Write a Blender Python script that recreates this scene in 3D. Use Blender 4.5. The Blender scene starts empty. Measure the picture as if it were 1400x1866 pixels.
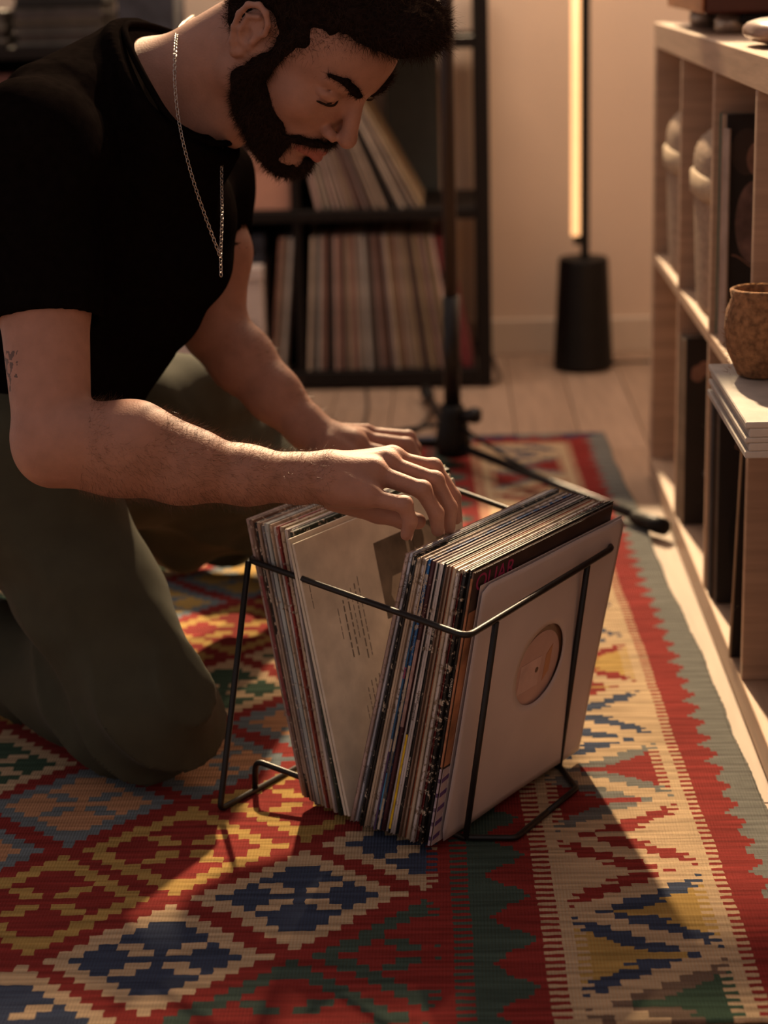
import bpy, bmesh, math, random
import numpy as np
from mathutils import Vector, Matrix, noise
C = bpy.context.scene.collection
R = random.Random(7)

# ------------------------------------------------------------------ camera, world, sun, exposure
CF, CYAW, CPIT, CROLL, CH = 3500.0, .04, .28, -.0273, .9695
cy_, sy_, cp_, sp_, cr_, sr_ = math.cos(CYAW), math.sin(CYAW), math.cos(CPIT), math.sin(CPIT), math.cos(CROLL), math.sin(CROLL)
cam_d = bpy.data.cameras.new('camera'); cam = bpy.data.objects.new('camera', cam_d); C.objects.link(cam)
cam_d.sensor_fit = 'VERTICAL'; cam_d.sensor_height = 36; cam_d.lens = CF / 1866 * 36
cam_d.clip_start = .05
vx = Vector((cy_, sy_, 0)); vf = Vector((-sy_, cy_, 0))
fwd = vf * cp_ + Vector((0, 0, -sp_)); up = Vector((0, 0, cp_)) + vf * sp_
right = vx * cr_ + up * sr_; upr = up * cr_ - vx * sr_
M = Matrix.Identity(4)
for i in range(3):
    M[i][0] = right[i]; M[i][1] = upr[i]; M[i][2] = -fwd[i]
M[0][3], M[1][3], M[2][3] = 0, 0, CH
cam.matrix_world = M
bpy.context.scene.camera = cam
cam_d.dof.use_dof = True; cam_d.dof.focus_distance = 2.10; cam_d.dof.aperture_fstop = 3.6

W = bpy.data.worlds.new('world'); bpy.context.scene.world = W; W.use_nodes = True
bg = W.node_tree.nodes['Background']; bg.inputs[0].default_value = (1.0, .80, .745, 1); bg.inputs[1].default_value = .36
sun_d = bpy.data.lights.new('sun', 'SUN'); sun_d.energy = 7.8; sun_d.color = (1, .72, .42); sun_d.angle = math.radians(1.6)
sun = bpy.data.objects.new('sun', sun_d); C.objects.link(sun)
fill_d = bpy.data.lights.new('wall_fill', 'AREA'); fill_d.shape = 'RECTANGLE'; fill_d.size = 1.6; fill_d.size_y = .25; fill_d.energy = 26; fill_d.color = (1, .76, .56)  # added fill without a fixture, brightens the back wall and far floor
fill = bpy.data.objects.new('wall_fill', fill_d); C.objects.link(fill); fill.location = (.15, 4.1, 2.1)
fill.rotation_euler = Vector((.05, .45, -1)).to_track_quat('-Z', 'Y').to_euler()
SUND = Vector((.09, -1, -.74)).normalized()
sun.rotation_euler = SUND.to_track_quat('-Z', 'Y').to_euler()
# second sun added from behind on the right to light figure and left rug
key_d = bpy.data.lights.new('second_sun', 'SUN'); key_d.energy = 7.5; key_d.color = (1, .70, .42); key_d.angle = math.radians(2.2)
key = bpy.data.objects.new('second_sun', key_d); C.objects.link(key)
key.rotation_euler = Vector((-.34, -1, -.74)).to_track_quat('-Z', 'Y').to_euler()
vs = bpy.context.scene.view_settings
vs.view_transform = 'Standard'; vs.look = 'None'; vs.gamma = 1; vs.exposure = 0.0; vs.use_curve_mapping = False

def ray(x, y):
    a, b = (x - 700) / CF, (y - 933) / CF
    px = a * cr_ + b * sr_; py = -a * sr_ + b * cr_
    u = -py
    Y = cp_ + u * sp_; Z = -sp_ + u * cp_
    return Vector((px * cy_ - Y * sy_, px * sy_ + Y * cy_, Z))
O0 = Vector((0, 0, CH))
def pd(x, y, d): return O0 + ray(x, y) * d                    # point at depth d
def pz(x, y, z=0): r = ray(x, y); return O0 + r * ((z - CH) / r.z)
def pY(x, y, Y): r = ray(x, y); return O0 + r * (Y / r.y)
def pX(x, y, X): r = ray(x, y); return O0 + r * (X / r.x)

# ------------------------------------------------------------------ materials
MC = {}
def mat(name, col, rough=.6, metal=0, var=.12, scale=40, bump=.0, bscale=200, spec=.4, coat=0, emit=None, wear=None, stretch=None, sheen=0, sss=0, trans=0):
    if name in MC: return MC[name]
    m = bpy.data.materials.new(name); m.use_nodes = True; nt = m.node_tree; b = nt.nodes['Principled BSDF']
    tc = nt.nodes.new('ShaderNodeTexCoord'); src = tc.outputs['Object']
    if stretch:
        mp = nt.nodes.new('ShaderNodeMapping'); mp.inputs['Scale'].default_value = stretch
        nt.links.new(src, mp.inputs[0]); src = mp.outputs[0]
    n = nt.nodes.new('ShaderNodeTexNoise'); n.inputs['Scale'].default_value = scale; n.inputs['Detail'].default_value = 5
    nt.links.new(src, n.inputs['Vector'])
    r = nt.nodes.new('ShaderNodeValToRGB'); e = r.color_ramp.elements
    e[0].position = .3; e[1].position = .7
    e[0].color = [c * (1 - var) for c in col[:3]] + [1]; e[1].color = [min(1, c * (1 + var)) for c in col[:3]] + [1]
    nt.links.new(n.outputs['Fac'], r.inputs[0]); out = r.outputs[0]
    if wear:
        n2 = nt.nodes.new('ShaderNodeTexNoise'); n2.inputs['Scale'].default_value = wear[1]; n2.inputs['Detail'].default_value = 8; n2.inputs['Roughness'].default_value = .7
        nt.links.new(tc.outputs['Object'], n2.inputs['Vector'])
        r2 = nt.nodes.new('ShaderNodeValToRGB'); r2.color_ramp.elements[0].position = wear[2]; r2.color_ramp.elements[1].position = wear[2] + .03
        nt.links.new(n2.outputs['Fac'], r2.inputs[0])
        mx = nt.nodes.new('ShaderNodeMix'); mx.data_type = 'RGBA'
        nt.links.new(r2.outputs[0], mx.inputs[0]); nt.links.new(out, mx.inputs[6]); mx.inputs[7].default_value = list(wear[0]) + [1]
        out = mx.outputs[2]
    nt.links.new(out, b.inputs['Base Color'])
    b.inputs['Roughness'].default_value = rough; b.inputs['Metallic'].default_value = metal
    b.inputs['Specular IOR Level'].default_value = spec
    b.inputs['Coat Weight'].default_value = coat
    if sheen: b.inputs['Sheen Weight'].default_value = sheen; b.inputs['Sheen Roughness'].default_value = .4
    if sss: b.inputs['Subsurface Weight'].default_value = sss; b.inputs['Subsurface Radius'].default_value = (.012, .004, .002); b.inputs['Subsurface Scale'].default_value = 1.0
    if emit: b.inputs['Emission Color'].default_value = list(emit[0]) + [1]; b.inputs['Emission Strength'].default_value = emit[1]
    if bump:
        n3 = nt.nodes.new('ShaderNodeTexNoise'); n3.inputs['Scale'].default_value = bscale; n3.inputs['Detail'].default_value = 4
        nt.links.new(src, n3.inputs['Vector'])
        bp = nt.nodes.new('ShaderNodeBump'); bp.inputs['Strength'].default_value = bump; bp.inputs['Distance'].default_value = .002
        nt.links.new(n3.outputs['Fac'], bp.inputs['Height']); nt.links.new(bp.outputs[0], b.inputs['Normal'])
    if name in ('black_cotton', 'dark_hair', 'hair_strand'): b.inputs['IOR'].default_value = 1.03
    MC[name] = m; return m

def rug_mat(name, col):
    m = bpy.data.materials.new(name); m.use_nodes = True; nt = m.node_tree; b = nt.nodes['Principled BSDF']
    tc = nt.nodes.new('ShaderNodeTexCoord')
    mp = nt.nodes.new('ShaderNodeMapping'); mp.inputs['Scale'].default_value = (3, 45, 1); nt.links.new(tc.outputs['Object'], mp.inputs[0])
    n = nt.nodes.new('ShaderNodeTexNoise'); n.inputs['Scale'].default_value = 3; n.inputs['Detail'].default_value = 4; nt.links.new(mp.outputs[0], n.inputs['Vector'])
    r = nt.nodes.new('ShaderNodeValToRGB'); e = r.color_ramp.elements; e[0].position = .32; e[1].position = .7
    e[0].color = [c * .66 for c in col] + [1]; e[1].color = [min(1, c * 1.28) for c in col] + [1]
    nt.links.new(n.outputs['Fac'], r.inputs[0]); nt.links.new(r.outputs[0], b.inputs['Base Color'])
    b.inputs['Roughness'].default_value = .95; b.inputs['Specular IOR Level'].default_value = .1
    # weave relief: warp ribs x weft rows
    w = nt.nodes.new('ShaderNodeTexWave'); w.wave_type = 'BANDS'; w.bands_direction = 'X'; w.inputs['Scale'].default_value = 88; w.inputs['Distortion'].default_value = 1.2; w.inputs['Detail'].default_value = 2; w.inputs['Detail Scale'].default_value = 2
    w2 = nt.nodes.new('ShaderNodeTexWave'); w2.wave_type = 'BANDS'; w2.bands_direction = 'Y'; w2.inputs['Scale'].default_value = 135; w2.inputs['Distortion'].default_value = 2.5; w2.inputs['Detail'].default_value = 2
    for q in (w, w2): nt.links.new(tc.outputs['Object'], q.inputs['Vector'])
    ad = nt.nodes.new('ShaderNodeMath'); ad.operation = 'ADD'; nt.links.new(w.outputs['Fac'], ad.inputs[0]); nt.links.new(w2.outputs['Fac'], ad.inputs[1])
    bp = nt.nodes.new('ShaderNodeBump'); bp.inputs['Strength'].default_value = .6; bp.inputs['Distance'].default_value = .0016
    nt.links.new(ad.outputs[0], bp.inputs['Height']); nt.links.new(bp.outputs[0], b.inputs['Normal'])
    return m

OAK = mat('whitewashed_oak', (.46, .31, .215), .5, var=.14, scale=6, stretch=(1, 1, 14), bump=.08, bscale=20)
OAKH = mat('whitewashed_oak_board', (.50, .345, .24), .5, var=.14, scale=6, stretch=(14, 1, 14), bump=.08, bscale=20)
FLOORM = [mat('floor_oak_%d' % i, [v * .78 for v in c], .42, var=.13, scale=5, stretch=(12, 1.0, 1), bump=.05, bscale=14) for i, c in enumerate([(.44, .30, .215), (.47, .325, .235), (.42, .285, .20), (.455, .31, .22)])]
BLK = mat('black_powder_coat', (.006, .005, .0045), .5, var=.2, bump=.04, bscale=900, spec=.22)
BLKM = mat('black_satin_metal', (.007, .005, .005), .42, var=.1, spec=.35)
RACKM = mat('black_brown_wood', (.008, .005, .004), .6, var=.2, spec=.2)
WALLM = mat('wall_paint', (.64, .49, .375), .9, var=.03, scale=3, bump=.02, bscale=60)
TRIMM = mat('trim_paint', (.56, .45, .35), .6, var=.02)
SKIN = mat('skin', (.325, .163, .118), .55, var=.10, scale=55, bump=.22, bscale=420, spec=.35, sss=.12)
LIP = mat('lip_skin', (.29, .095, .075), .5, var=.08, scale=120, bump=.15, bscale=500, sss=.1)
NAIL = mat('finger_nail', (.52, .30, .24), .3, var=.04, spec=.5)
HAIRM = mat('dark_hair', (.013, .0080, .0065), .9, var=.4, scale=200, bump=.8, bscale=420, spec=.04)
STRAND = mat('hair_strand', (.030, .018, .013), .85, var=.3, spec=.05)
ARMH = mat('arm_hair', (.10, .045, .02), .4, var=.3, spec=.4)
SHIRT = mat('black_cotton', (.0045, .0032, .0030), .95, var=.2, scale=90, bump=.15, bscale=900, spec=.04)
TROU = mat('olive_cotton', (.052, .051, .034), .85, var=.10, scale=30, bump=.25, bscale=1200, spec=.15, sheen=.05)
SILVER = mat('silver_chain', (.50, .44, .40), .28, 1, var=.1)

# ------------------------------------------------------------------ object helpers
def tag(o, label=None, cat=None, group=None, kind=None):
    if label: o['label'] = label
    if cat: o['category'] = cat
    if group: o['group'] = group
    if kind: o['kind'] = kind
    return o
def thing(name, label=None, cat=None, loc=(0, 0, 0), group=None, kind=None):
    o = bpy.data.objects.new(name, None); C.objects.link(o); o.location = loc; o.empty_display_size = .05
    return tag(o, label, cat, group, kind)
def obj(name, bm, mats, parent=None, smooth=False, origin=None):
    me = bpy.data.meshes.new(name)
    if isinstance(bm, tuple):
        me.from_pydata(bm[0], [], bm[1]); me.update()
    else:
        bmesh.ops.recalc_face_normals(bm, faces=bm.faces)
        bm.to_mesh(me); bm.free()
    for m in (mats if isinstance(mats, (list, tuple)) else [mats]): me.materials.append(m)
    if smooth: me.polygons.foreach_set('use_smooth', [True] * len(me.polygons))
    o = bpy.data.objects.new(name, me); C.objects.link(o)
    ppos = Vector(parent.location) if parent else Vector((0, 0, 0))
    if parent and parent.parent: ppos = ppos + Vector(parent.parent.location)
    if parent: o.parent = parent
    if origin is not None:
        org = Vector(origin); me.transform(Matrix.Translation(-org)); o.location = org - ppos
    else: 
        me.transform(Matrix.Translation(-ppos))
    return o
def box_bm(lo, hi, bev=0, bm=None, seg=1):
    b = bmesh.new() if bm is None else bm
    r = bmesh.ops.create_cube(b, size=1)
    c = [(lo[i] + hi[i]) / 2 for i in range(3)]; s = [abs(hi[i] - lo[i]) for i in range(3)]
    for v in r['verts']: v.co = Vector((v.co[i] * s[i] + c[i] for i in range(3)))
    if bev: bmesh.ops.bevel(b, geom=list({e for v in r['verts'] for e in v.link_edges}), offset=bev, segments=seg, affect='EDGES', profile=.5)
    return b
def frame_box(o, a, b_, c_, bev=.0006, seg=1):
    """box from corner o along three edge vectors"""
    bm = bmesh.new(); r = bmesh.ops.create_cube(bm, size=1)
    for v in r['verts']: v.co = Vector(o) + a * (v.co.x + .5) + b_ * (v.co.y + .5) + c_ * (v.co.z + .5)
    if bev: bmesh.ops.bevel(bm, geom=list(bm.edges), offset=bev, segments=seg, affect='EDGES', profile=.6)
    return bm
def smooth_path(P, rad=.012, n=5, closed=False):
    P = [Vector(p) for p in P]; out = []
    N = len(P)
    for i in range(N):
        if not closed and (i == 0 or i == N - 1): out.append(P[i]); continue
        a, b, c = P[i - 1], P[i], P[(i + 1) % N]
        r = min(rad, (a - b).length * .45, (c - b).length * .45)
        s = b + (a - b).normalized() * r; e = b + (c - b).normalized() * r
        for k in range(n + 1):
            t = k / n; out.append(s * (1 - t) ** 2 + b * 2 * t * (1 - t) + e * t * t)
    return out
def tube_bm(P, r, seg=10, closed=False, bm=None, flat=None):
    b = bmesh.new() if bm is None else bm
    P = [Vector(p) for p in P]; N = len(P); rings = []
    nrm = None
    for i in range(N):
        t = (P[(i + 1) % N] - P[i - 1]) if (closed or 0 < i < N - 1) else (P[1] - P[0] if i == 0 else P[-1] - P[-2])
        t.normalize()
        if nrm is None: nrm = t.orthogonal().normalized()
        nrm = (nrm - t * nrm.dot(t)).normalized(); bn = t.cross(nrm)
        rr = r[i] if isinstance(r, (list, tuple)) else r
        rings.append([b.verts.new(P[i] + (nrm * math.cos(2 * math.pi * k / seg) + bn * math.sin(2 * math.pi * k / seg)) * rr) for k in range(seg)])
    for i in range(N if closed else N - 1):
        A, B = rings[i], rings[(i + 1) % N]
        for k in range(seg): b.faces.new((A[k], A[(k + 1) % seg], B[(k + 1) % seg], B[k]))
    if not closed: b.faces.new(rings[0][::-1]); b.faces.new(rings[-1])
    return b
def lathe_bm(prof, c, seg=32, bm=None, sq=None):
    b = bmesh.new() if bm is None else bm; rings = []
    for r, z in prof:
        ring = []
        for k in range(seg):
            a = 2 * math.pi * k / seg; ca, sa = math.cos(a), math.sin(a)
            if sq:
                m = (abs(ca) ** sq + abs(sa) ** sq) ** (-1 / sq); ca *= m; sa *= m
            rr = r if isinstance(r, (tuple, list)) else (r, r)
            ring.append(b.verts.new((c[0] + ca * rr[0], c[1] + sa * rr[1], c[2] + z)))
        rings.append(ring)
    for A, B in zip(rings, rings[1:]):
        for k in range(seg): b.faces.new((A[k], A[(k + 1) % seg], B[(k + 1) % seg], B[k]))
    b.faces.new(rings[0][::-1]); b.faces.new(rings[-1])
    return b
def text_obj(name, body, mt, parent, origin, xdir, ydir, size, depth=.0002):
    cu = bpy.data.curves.new(name, 'FONT'); cu.body = body; cu.size = size; cu.extrude = depth
    tmp = bpy.data.objects.new(name, cu); C.objects.link(tmp)
    dg = bpy.context.evaluated_depsgraph_get(); me = bpy.data.meshes.new_from_object(tmp.evaluated_get(dg))
    bpy.data.objects.remove(tmp); me.materials.clear(); me.materials.append(mt)
    x = xdir.normalized(); y = (ydir - x * ydir.dot(x)).normalized(); z = x.cross(y)
    Mx = Matrix.Identity(4)
    for i in range(3): Mx[i][0] = x[i]; Mx[i][1] = y[i]; Mx[i][2] = z[i]; Mx[i][3] = origin[i]
    me.transform(Mx)
    o = bpy.data.objects.new(name, me); C.objects.link(o)
    if parent: o.parent = parent; me.transform(Matrix.Translation(-Vector(parent.location)))
    return o
ORD = 'first second third fourth fifth sixth seventh eighth ninth tenth eleventh twelfth thirteenth fourteenth fifteenth sixteenth seventeenth eighteenth nineteenth twentieth'.split()
ORD += ['twenty-' + w for w in ORD[:9]] + ['thirtieth'] + ['thirty-' + w for w in ORD[:9]] + ['fortieth'] + ['forty-' + w for w in ORD[:9]] + ['fiftieth'] + ['fifty-' + w for w in ORD[:9]] + ['sixtieth'] + ['sixty-' + w for w in ORD[:9]]

# ------------------------------------------------------------------ room shell
floor = thing('floor', 'light oak plank floor', None, (0, 0, 0), kind='structure'); floor['kind'] = 'structure'
pw = .135; xk = -1.9; i = 0
while xk < 1.9:
    y0 = -.4 - R.random() * .9
    while y0 < 4.9:
        y1 = min(y0 + R.uniform(1.1, 1.9), 4.95)
        bm = box_bm((xk + .0009, y0 + .0009, -.02), (xk + pw - .0009, y1 - .0009, -.0045), .0012)
        obj('plank', bm, R.choice(FLOORM), floor, origin=(xk, y0, 0))
        y0 = y1
    xk += pw
obj('subfloor', box_bm((-1.95, -1.4, -.05), (1.95, 5, -.021)), mat('dark_gap', (.06, .035, .02), .9), floor)
WY = 4.83
# back wall with a high window opening above the picture
wall = obj('wall_back', box_bm((-1.95, WY, -.05), (1.95, WY + .12, 1.06)), WALLM); tag(wall, 'plain warm beige back wall', None, kind='structure')
wt = obj('upper_wall', box_bm((-1.95, WY, 3.32), (1.95, WY + .12, 3.5)), WALLM, wall)
obj('pier', box_bm((-1.95, WY, 1.06), (-1.25, WY + .12, 3.32)), WALLM, wall)
obj('pier', box_bm((1.15, WY, 1.06), (1.95, WY + .12, 3.32)), WALLM, wall)
bb = obj('baseboard_back', box_bm((-1.95, WY - .014, -.005), (1.95, WY - .0005, .085), .003), TRIMM); tag(bb, kind='structure')
wr = obj('wall_right', box_bm((.86, -.4, -.05), (.98, WY, 1.9)), WALLM); tag(wr, kind='structure')
win = thing('window_1', None, None, (0, WY, 1.06), kind='structure')
for lo, hi in (((-1.25, WY + .03, 1.06), (1.15, WY + .09, 1.10)), ((-1.2, WY + .03, 2.29), (1.1, WY + .09, 2.42)), ((.27, WY + .035, 1.79), (.90, WY + .085, 2.36)), ((-1.25, WY + .03, 3.28), (1.15, WY + .09, 3.32)), ((-1.25, WY + .03, 1.1), (-1.21, WY + .09, 3.28)), ((1.11, WY + .03, 1.1), (1.15, WY + .09, 3.28))):  # besides the frame: unseen crossbar and opaque panel added to block sunlight
    obj('window_frame_and_blockers', box_bm(lo, hi, .003), TRIMM, win)

# ------------------------------------------------------------------ kilim rug
PAL = dict(red=(.235, .030, .026), cream=(.50, .36, .225), grey=(.165, .165, .155), blue=(.045, .06, .105), teal=(.055, .085, .07),
           yellow=(.42, .27, .085), tan=(.46, .24, .13), green=(.05, .09, .06), brown=(.17, .115, .085), skyg=(.15, .18, .20))
PK = list(PAL); PI_ = {k: i for i, k in enumerate(PK)}
rugo = Vector((.357, 2.074, 0)); rdir = Vector((-.048, 1.864, 0)).normalized(); sdir = Vector((-rdir.y, rdir.x, 0))
def tri(x, p): x = (x / p) % 1; return abs(x * 2 - 1)          # 1 at 0, 0 at half
def lobes(a, b):
    """cross motif of four stepped lobes inside a diamond, a,b in cell units"""
    A, B = abs(a), abs(b)
    return A <= {0: 6, 1: 0, 2: 1, 3: 3, 4: 2, 5: 1}.get(B, -1) or (B == 1 and 3 <= A <= 5) or (B == 2 and A == 4)
DCOL = {-1: ('teal', 'red'), 0: ('cream', 'blue'), 1: ('yellow', 'red'), 2: ('skyg', 'tan'), 3: ('cream', 'green'), 4: ('yellow', 'red'), 5: ('skyg', 'yellow'), 6: ('cream', 'green'), 7: ('yellow', 'red'), 8: ('skyg', 'tan')}
BC = [('cream', 'blue'), ('grey', 'yellow'), ('brown', 'green'), ('red', 'grey'), ('red', 'cream')]
TRICOL = [('blue', 'yellow'), ('brown', 'green'), ('red', 'grey'), ('blue', 'cream'), ('red', 'yellow'), ('blue', 'cream'), ('grey', 'red'), ('red', 'cream')]
RUGL, RUGN = 1.865, -.46
def end_fold(t):  # far end border counts from the rug's end
    return (RUGL - t) * 1000
def rug_col(s, t):
    """s mm inward from right edge, t mm along; returns palette key"""
    e = RUGL * 1000 - t
    tf = t
    if e < s + 0 and e < 100:            # far end: grey, zigzag, red band across
        if e < 30 + 18 * (1 - tri(s, 50)): return 'grey' if (s // 90) % 2 else 'blue'
        if e < 82: return 'red'
        return 'cream'
    # right border
    if s < 31 + 19 * tri(t + 8, 50): return 'grey'
    if s < 80: return 'red'
    if s < 91: return 'cream' if int(t // 6.5) % 2 else 'red'
    if s < 104: return 'cream'
    if s < 252:
        per = 184.
        # right-based triangles, apex at t = 125 - 184k ; left-based apex at t = 37-190k
        u = (t - 125) / per; k = round(u); q = abs(u - k) * per          # distance from apex line
        idx = (2 - k) % 8
        sr = (s - 104)                                                    # 0..148
        # zigzag: right-based triangle occupies sr < 118*(1 - q/92*1.15)
        hr = 122 * (1 - q / 84)
        qs = round(q / 11) * 11; hr = 122 * (1 - qs / 80)
        if sr < hr:
            c1, c2 = TRICOL[(3 + k * -1) % 8] if False else TRICOL[(6 - k) % 8]
            inner = hr - 34
            if sr < 12 and int(t // 6.5) % 2: return 'cream'
            if sr < inner or (q < 6 and sr < hr - 16): 
                if q < 10 or sr < inner * .8 or (22 < q < 34): return c2
            return c1
        u2 = (t - 33) / per; k2 = round(u2); q2 = abs(u2 - k2) * per; qs = round(q2 / 11) * 11
        hl = 122 * (1 - qs / 80); sl = 148 - sr
        if sl < hl:
            c1, c2 = TRICOL[(6 - k2) % 8]
            if sl < 12 and int(t // 6.5) % 2: return 'cream'
            inner = hl - 34
            if sl < inner or (q2 < 6 and sl < hl - 16):
                if q2 < 10 or sl < inner * .8 or (22 < q2 < 34): return c2
            return c1
        return 'cream'
    if s < 268: return 'cream'
    if s < 283: return 'cream' if int(t // 6.5) % 2 else 'red'
    if s < 360:
        w = tri(t + 10, 96)                     # 1 at t=-10.. -> teal tip
        edge = 292 + 48 * (1 - w)
        edge = 292 + round((1 - w) * 6) * 8
        return 'red' if s < edge else 'teal'
    if s < 374: return 'teal' if int(t // 6.5) % 2 else 'red'
    if s > 1330:
        if s > 1400: return 'grey'
        return 'red'
    # diamond field
    if s < 392: return 'red'
    best = None
    a0 = (s - 540) / 137.; ci = math.floor(a0)
    for i in (ci, ci + 1):
        off = -195 if i % 2 == 0 else -73
        j = round((t - off) / 249.)
        c_s, c_t = 540 + 137 * i, off + 249 * j
        a = round((s - c_s) / 13.5); b = round((t - c_t) / 13.5)
        if abs(a) + abs(b) <= 8:
            if s < 404 and int(t // 6.5) % 2: return 'red'
            tt = c_t
            m = round((tt + 195 + 124.5 * i) / 249.)   # diagonal index
            c1, c2 = DCOL.get(m, ('teal', 'red'))
            return c2 if lobes(a, b) else c1
    return 'red'
cell = .0065
ns, nt_ = int(1.45 / cell), int((RUGL - RUGN) / cell)
jit = np.random.RandomState(3)
verts = []; 
for j in range(nt_ + 1):
    t = RUGN + j * cell
    for i in range(ns + 1):
        s = i * cell
        p = rugo + rdir * t + sdir * s
        wob = .0022 * math.sin(t * 9) + .0012 * math.sin(t * 31 + 1)
        z = .0040 + .0008 * noise.noise(Vector((s * 8, t * 8, 0))) 
        jx = jit.uniform(-.0009, .0009); jy = jit.uniform(-.0008, .0008)
        verts.append((p.x - (wob if i < 3 else wob * .5) + jx, p.y + jy, z))
faces = []; midx = []
for j in range(nt_):
    for i in range(ns):
        a = j * (ns + 1) + i
        faces.append((a, a + ns + 1, a + ns + 2, a + 1))
        midx.append(PI_[rug_col((i + .5) * cell * 1000, (RUGN + (j + .5) * cell) * 1000)])
rug = obj('woven_rug', (verts, faces), [rug_mat('wool_' + k, PAL[k]) for k in PK], None, smooth=True)
rug.data.polygons.foreach_set('material_index', midx)
tag(rug, 'red flatwoven kilim rug with stepped diamonds and zigzag borders', 'rug')
rm = rug.modifiers.new('thickness', 'SOLIDIFY'); rm.thickness = .0035; rm.offset = -1; rm.use_rim = True

# ------------------------------------------------------------------ right shelving unit
KS = 1.112; SX, SY = .3703, 3.603
T1, T2, CL, SD = .038 * KS, .016 * KS, .335 * KS, .40
def sY(s): return SY - s
s_l = [T1 + (CL + T2) * k + CL for k in range(4)]     # divider start
STOT = s_l[3] + T1
unit = thing('cube_shelving_unit', 'pale oak cube shelving unit along the right wall beside the rug', 'shelving', (SX, SY - STOT / 2, 0))
HT = T1 * 2 + CL * 2 + T2
def sb(name, s0, s1, z0, z1, m=OAK, x0=0): return obj(name, box_bm((SX + x0, sY(s1), z0), (SX + SD, sY(s0), z1), .0012), m, unit)
sb('bottom_board', 0, STOT, 0.001, T1, OAKH); sb('top_board', 0, STOT, HT - T1, HT, OAKH)
sb('side_panel', 0, T1, T1, HT - T1); sb('side_panel', s_l[3], s_l[3] + T1, T1, HT - T1)
for k in range(3): sb('divider', s_l[k], s_l[k] + T2, T1, HT - T1, OAK, .001)
sb('middle_shelf', T1, s_l[3], T1 + CL, T1 + CL + T2, OAKH, .0015)
ZM, ZB = T1 + CL + T2, T1

def basket(name, label, s0, s1, x0, z0, h):
    cx, cyy = x0 + .16, (sY(s0) + sY(s1)) / 2; hw = abs(s1 - s0) / 2 - .018
    t = thing(name, label, 'basket', (cx, cyy, z0 + .001))
    wick = mat('wicker', (.38, .265, .185), .8, var=.3, scale=90, bump=.5, bscale=150)
    wband = mat('wicker_rim', (.47, .35, .235), .75, var=.15, scale=60)
    prof = []; n = 64
    for i in range(n + 1):
        f = i / n; wv = .0022 * (1 if i % 2 else 0)
        ta = .93 + .07 * f ** .7
        dome = max(.12, math.sqrt(max(0, 1 - (max(0, (f - .66) / .345)) ** 4.5)))
        prof.append(((.150 * ta * dome + wv, hw * ta * dome + wv), f * h))
    obj('woven_body', lathe_bm(prof, (cx, cyy, z0 + .001), 40, sq=3.2), wick, t, True)
    zb = h * .60
    obj('rim_band', lathe_bm([((.150, hw - .001), zb), ((.155, hw + .005), zb + .004), ((.155, hw + .005), zb + .034), ((.150, hw - .001), zb + .038)], (cx, cyy, z0), 40, sq=3.2), wband, t, True)
    return t
basket('wicker_basket', 'pale wicker basket with a light band in the farthest upper cube', T1, s_l[0], SX - .006, ZM, .290)
basket('wicker_basket', 'pale wicker basket in the second upper cube beside the dark portrait record', s_l[0] + T2, s_l[1], SX - .006, ZM, .290)

CARD = {}
def cmat(nm, col, wear=True, rough=.55, seed=0):
    k = 'card_' + nm
    lum = sum(col) / 3
    return mat(k, col, rough, var=.18, scale=25, wear=((.52, .44, .34) if lum < .25 else (.25, .17, .11), 90, .66 if lum < .25 else .72) if wear else None, bump=.1, bscale=200, spec=.35)
def sleeve_box(name, label, o, a, b_, c_, mt, group=None, cat='record', mats=None):
    ctr = Vector(o) + a / 2 + b_ / 2
    ob = obj(name, frame_box(o, a, b_, c_, .0005), mt, None, origin=ctr)
    tag(ob, label, cat, group); return ob
def disc_bm(c, x, y, z, r, th, seg=48, r2=None, ry=None):
    bm = bmesh.new(); top = []; bot = []
    ry = ry or r
    for k in range(seg):
        a = 2 * math.pi * k / seg; p = Vector(c) + x * (math.cos(a) * r) + y * (math.sin(a) * ry)
        top.append(bm.verts.new(p + z * th)); bot.append(bm.verts.new(p))
    bm.faces.new(top); bm.faces.new(bot[::-1])
    for k in range(seg): bm.faces.new((bot[k], bot[(k + 1) % seg], top[(k + 1) % seg], top[k]))
    return bm

# records standing in the unit, spines toward the rug, covers toward the camera
DARK = cmat('near_black', (.018, .013, .012)); 
def shelf_pack(s_start, n, z0, cols, where, dz=.0, x0=.012, gap=.0045, leanY=0.0):
    s = s_start
    for i in range(n):
        th = R.uniform(.003, .005); xo = x0 + R.uniform(-.004, .006); c = cols[i % len(cols)]
        h = .315
        o = Vector((SX + xo, sY(s) , z0 + .001))
        nm = c[0]
        ob = sleeve_box('record_sleeve', '%s record sleeve, %s from the far side %s' % (c[0], ORD[i], where), o, Vector((.315, 0, 0)), Vector((0, -leanY * h, math.sqrt(1 - leanY ** 2) * h)), Vector((0, -th, 0)), cmat(c[0].replace(' ', '_'), c[1]), 'records ' + where)
        last = (ob, s + th, xo)
        s += th + .0006
    return last
DK = [('black', (.02, .015, .013)), ('dark brown', (.07, .04, .028)), ('cream', (.5, .4, .29)), ('grey', (.2, .17, .14)), ('teal', (.02, .16, .12)), ('dull pink', (.35, .16, .13)), ('navy', (.03, .035, .06))]
def zpx(x, y, s): return pX(x, y, SX).z
l1 = shelf_pack(s_l[1] + T2 + .003, 14, ZM, [DK[4], DK[2], DK[5], DK[0], DK[3], DK[1], DK[2]], 'in the third upper cube')
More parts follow.
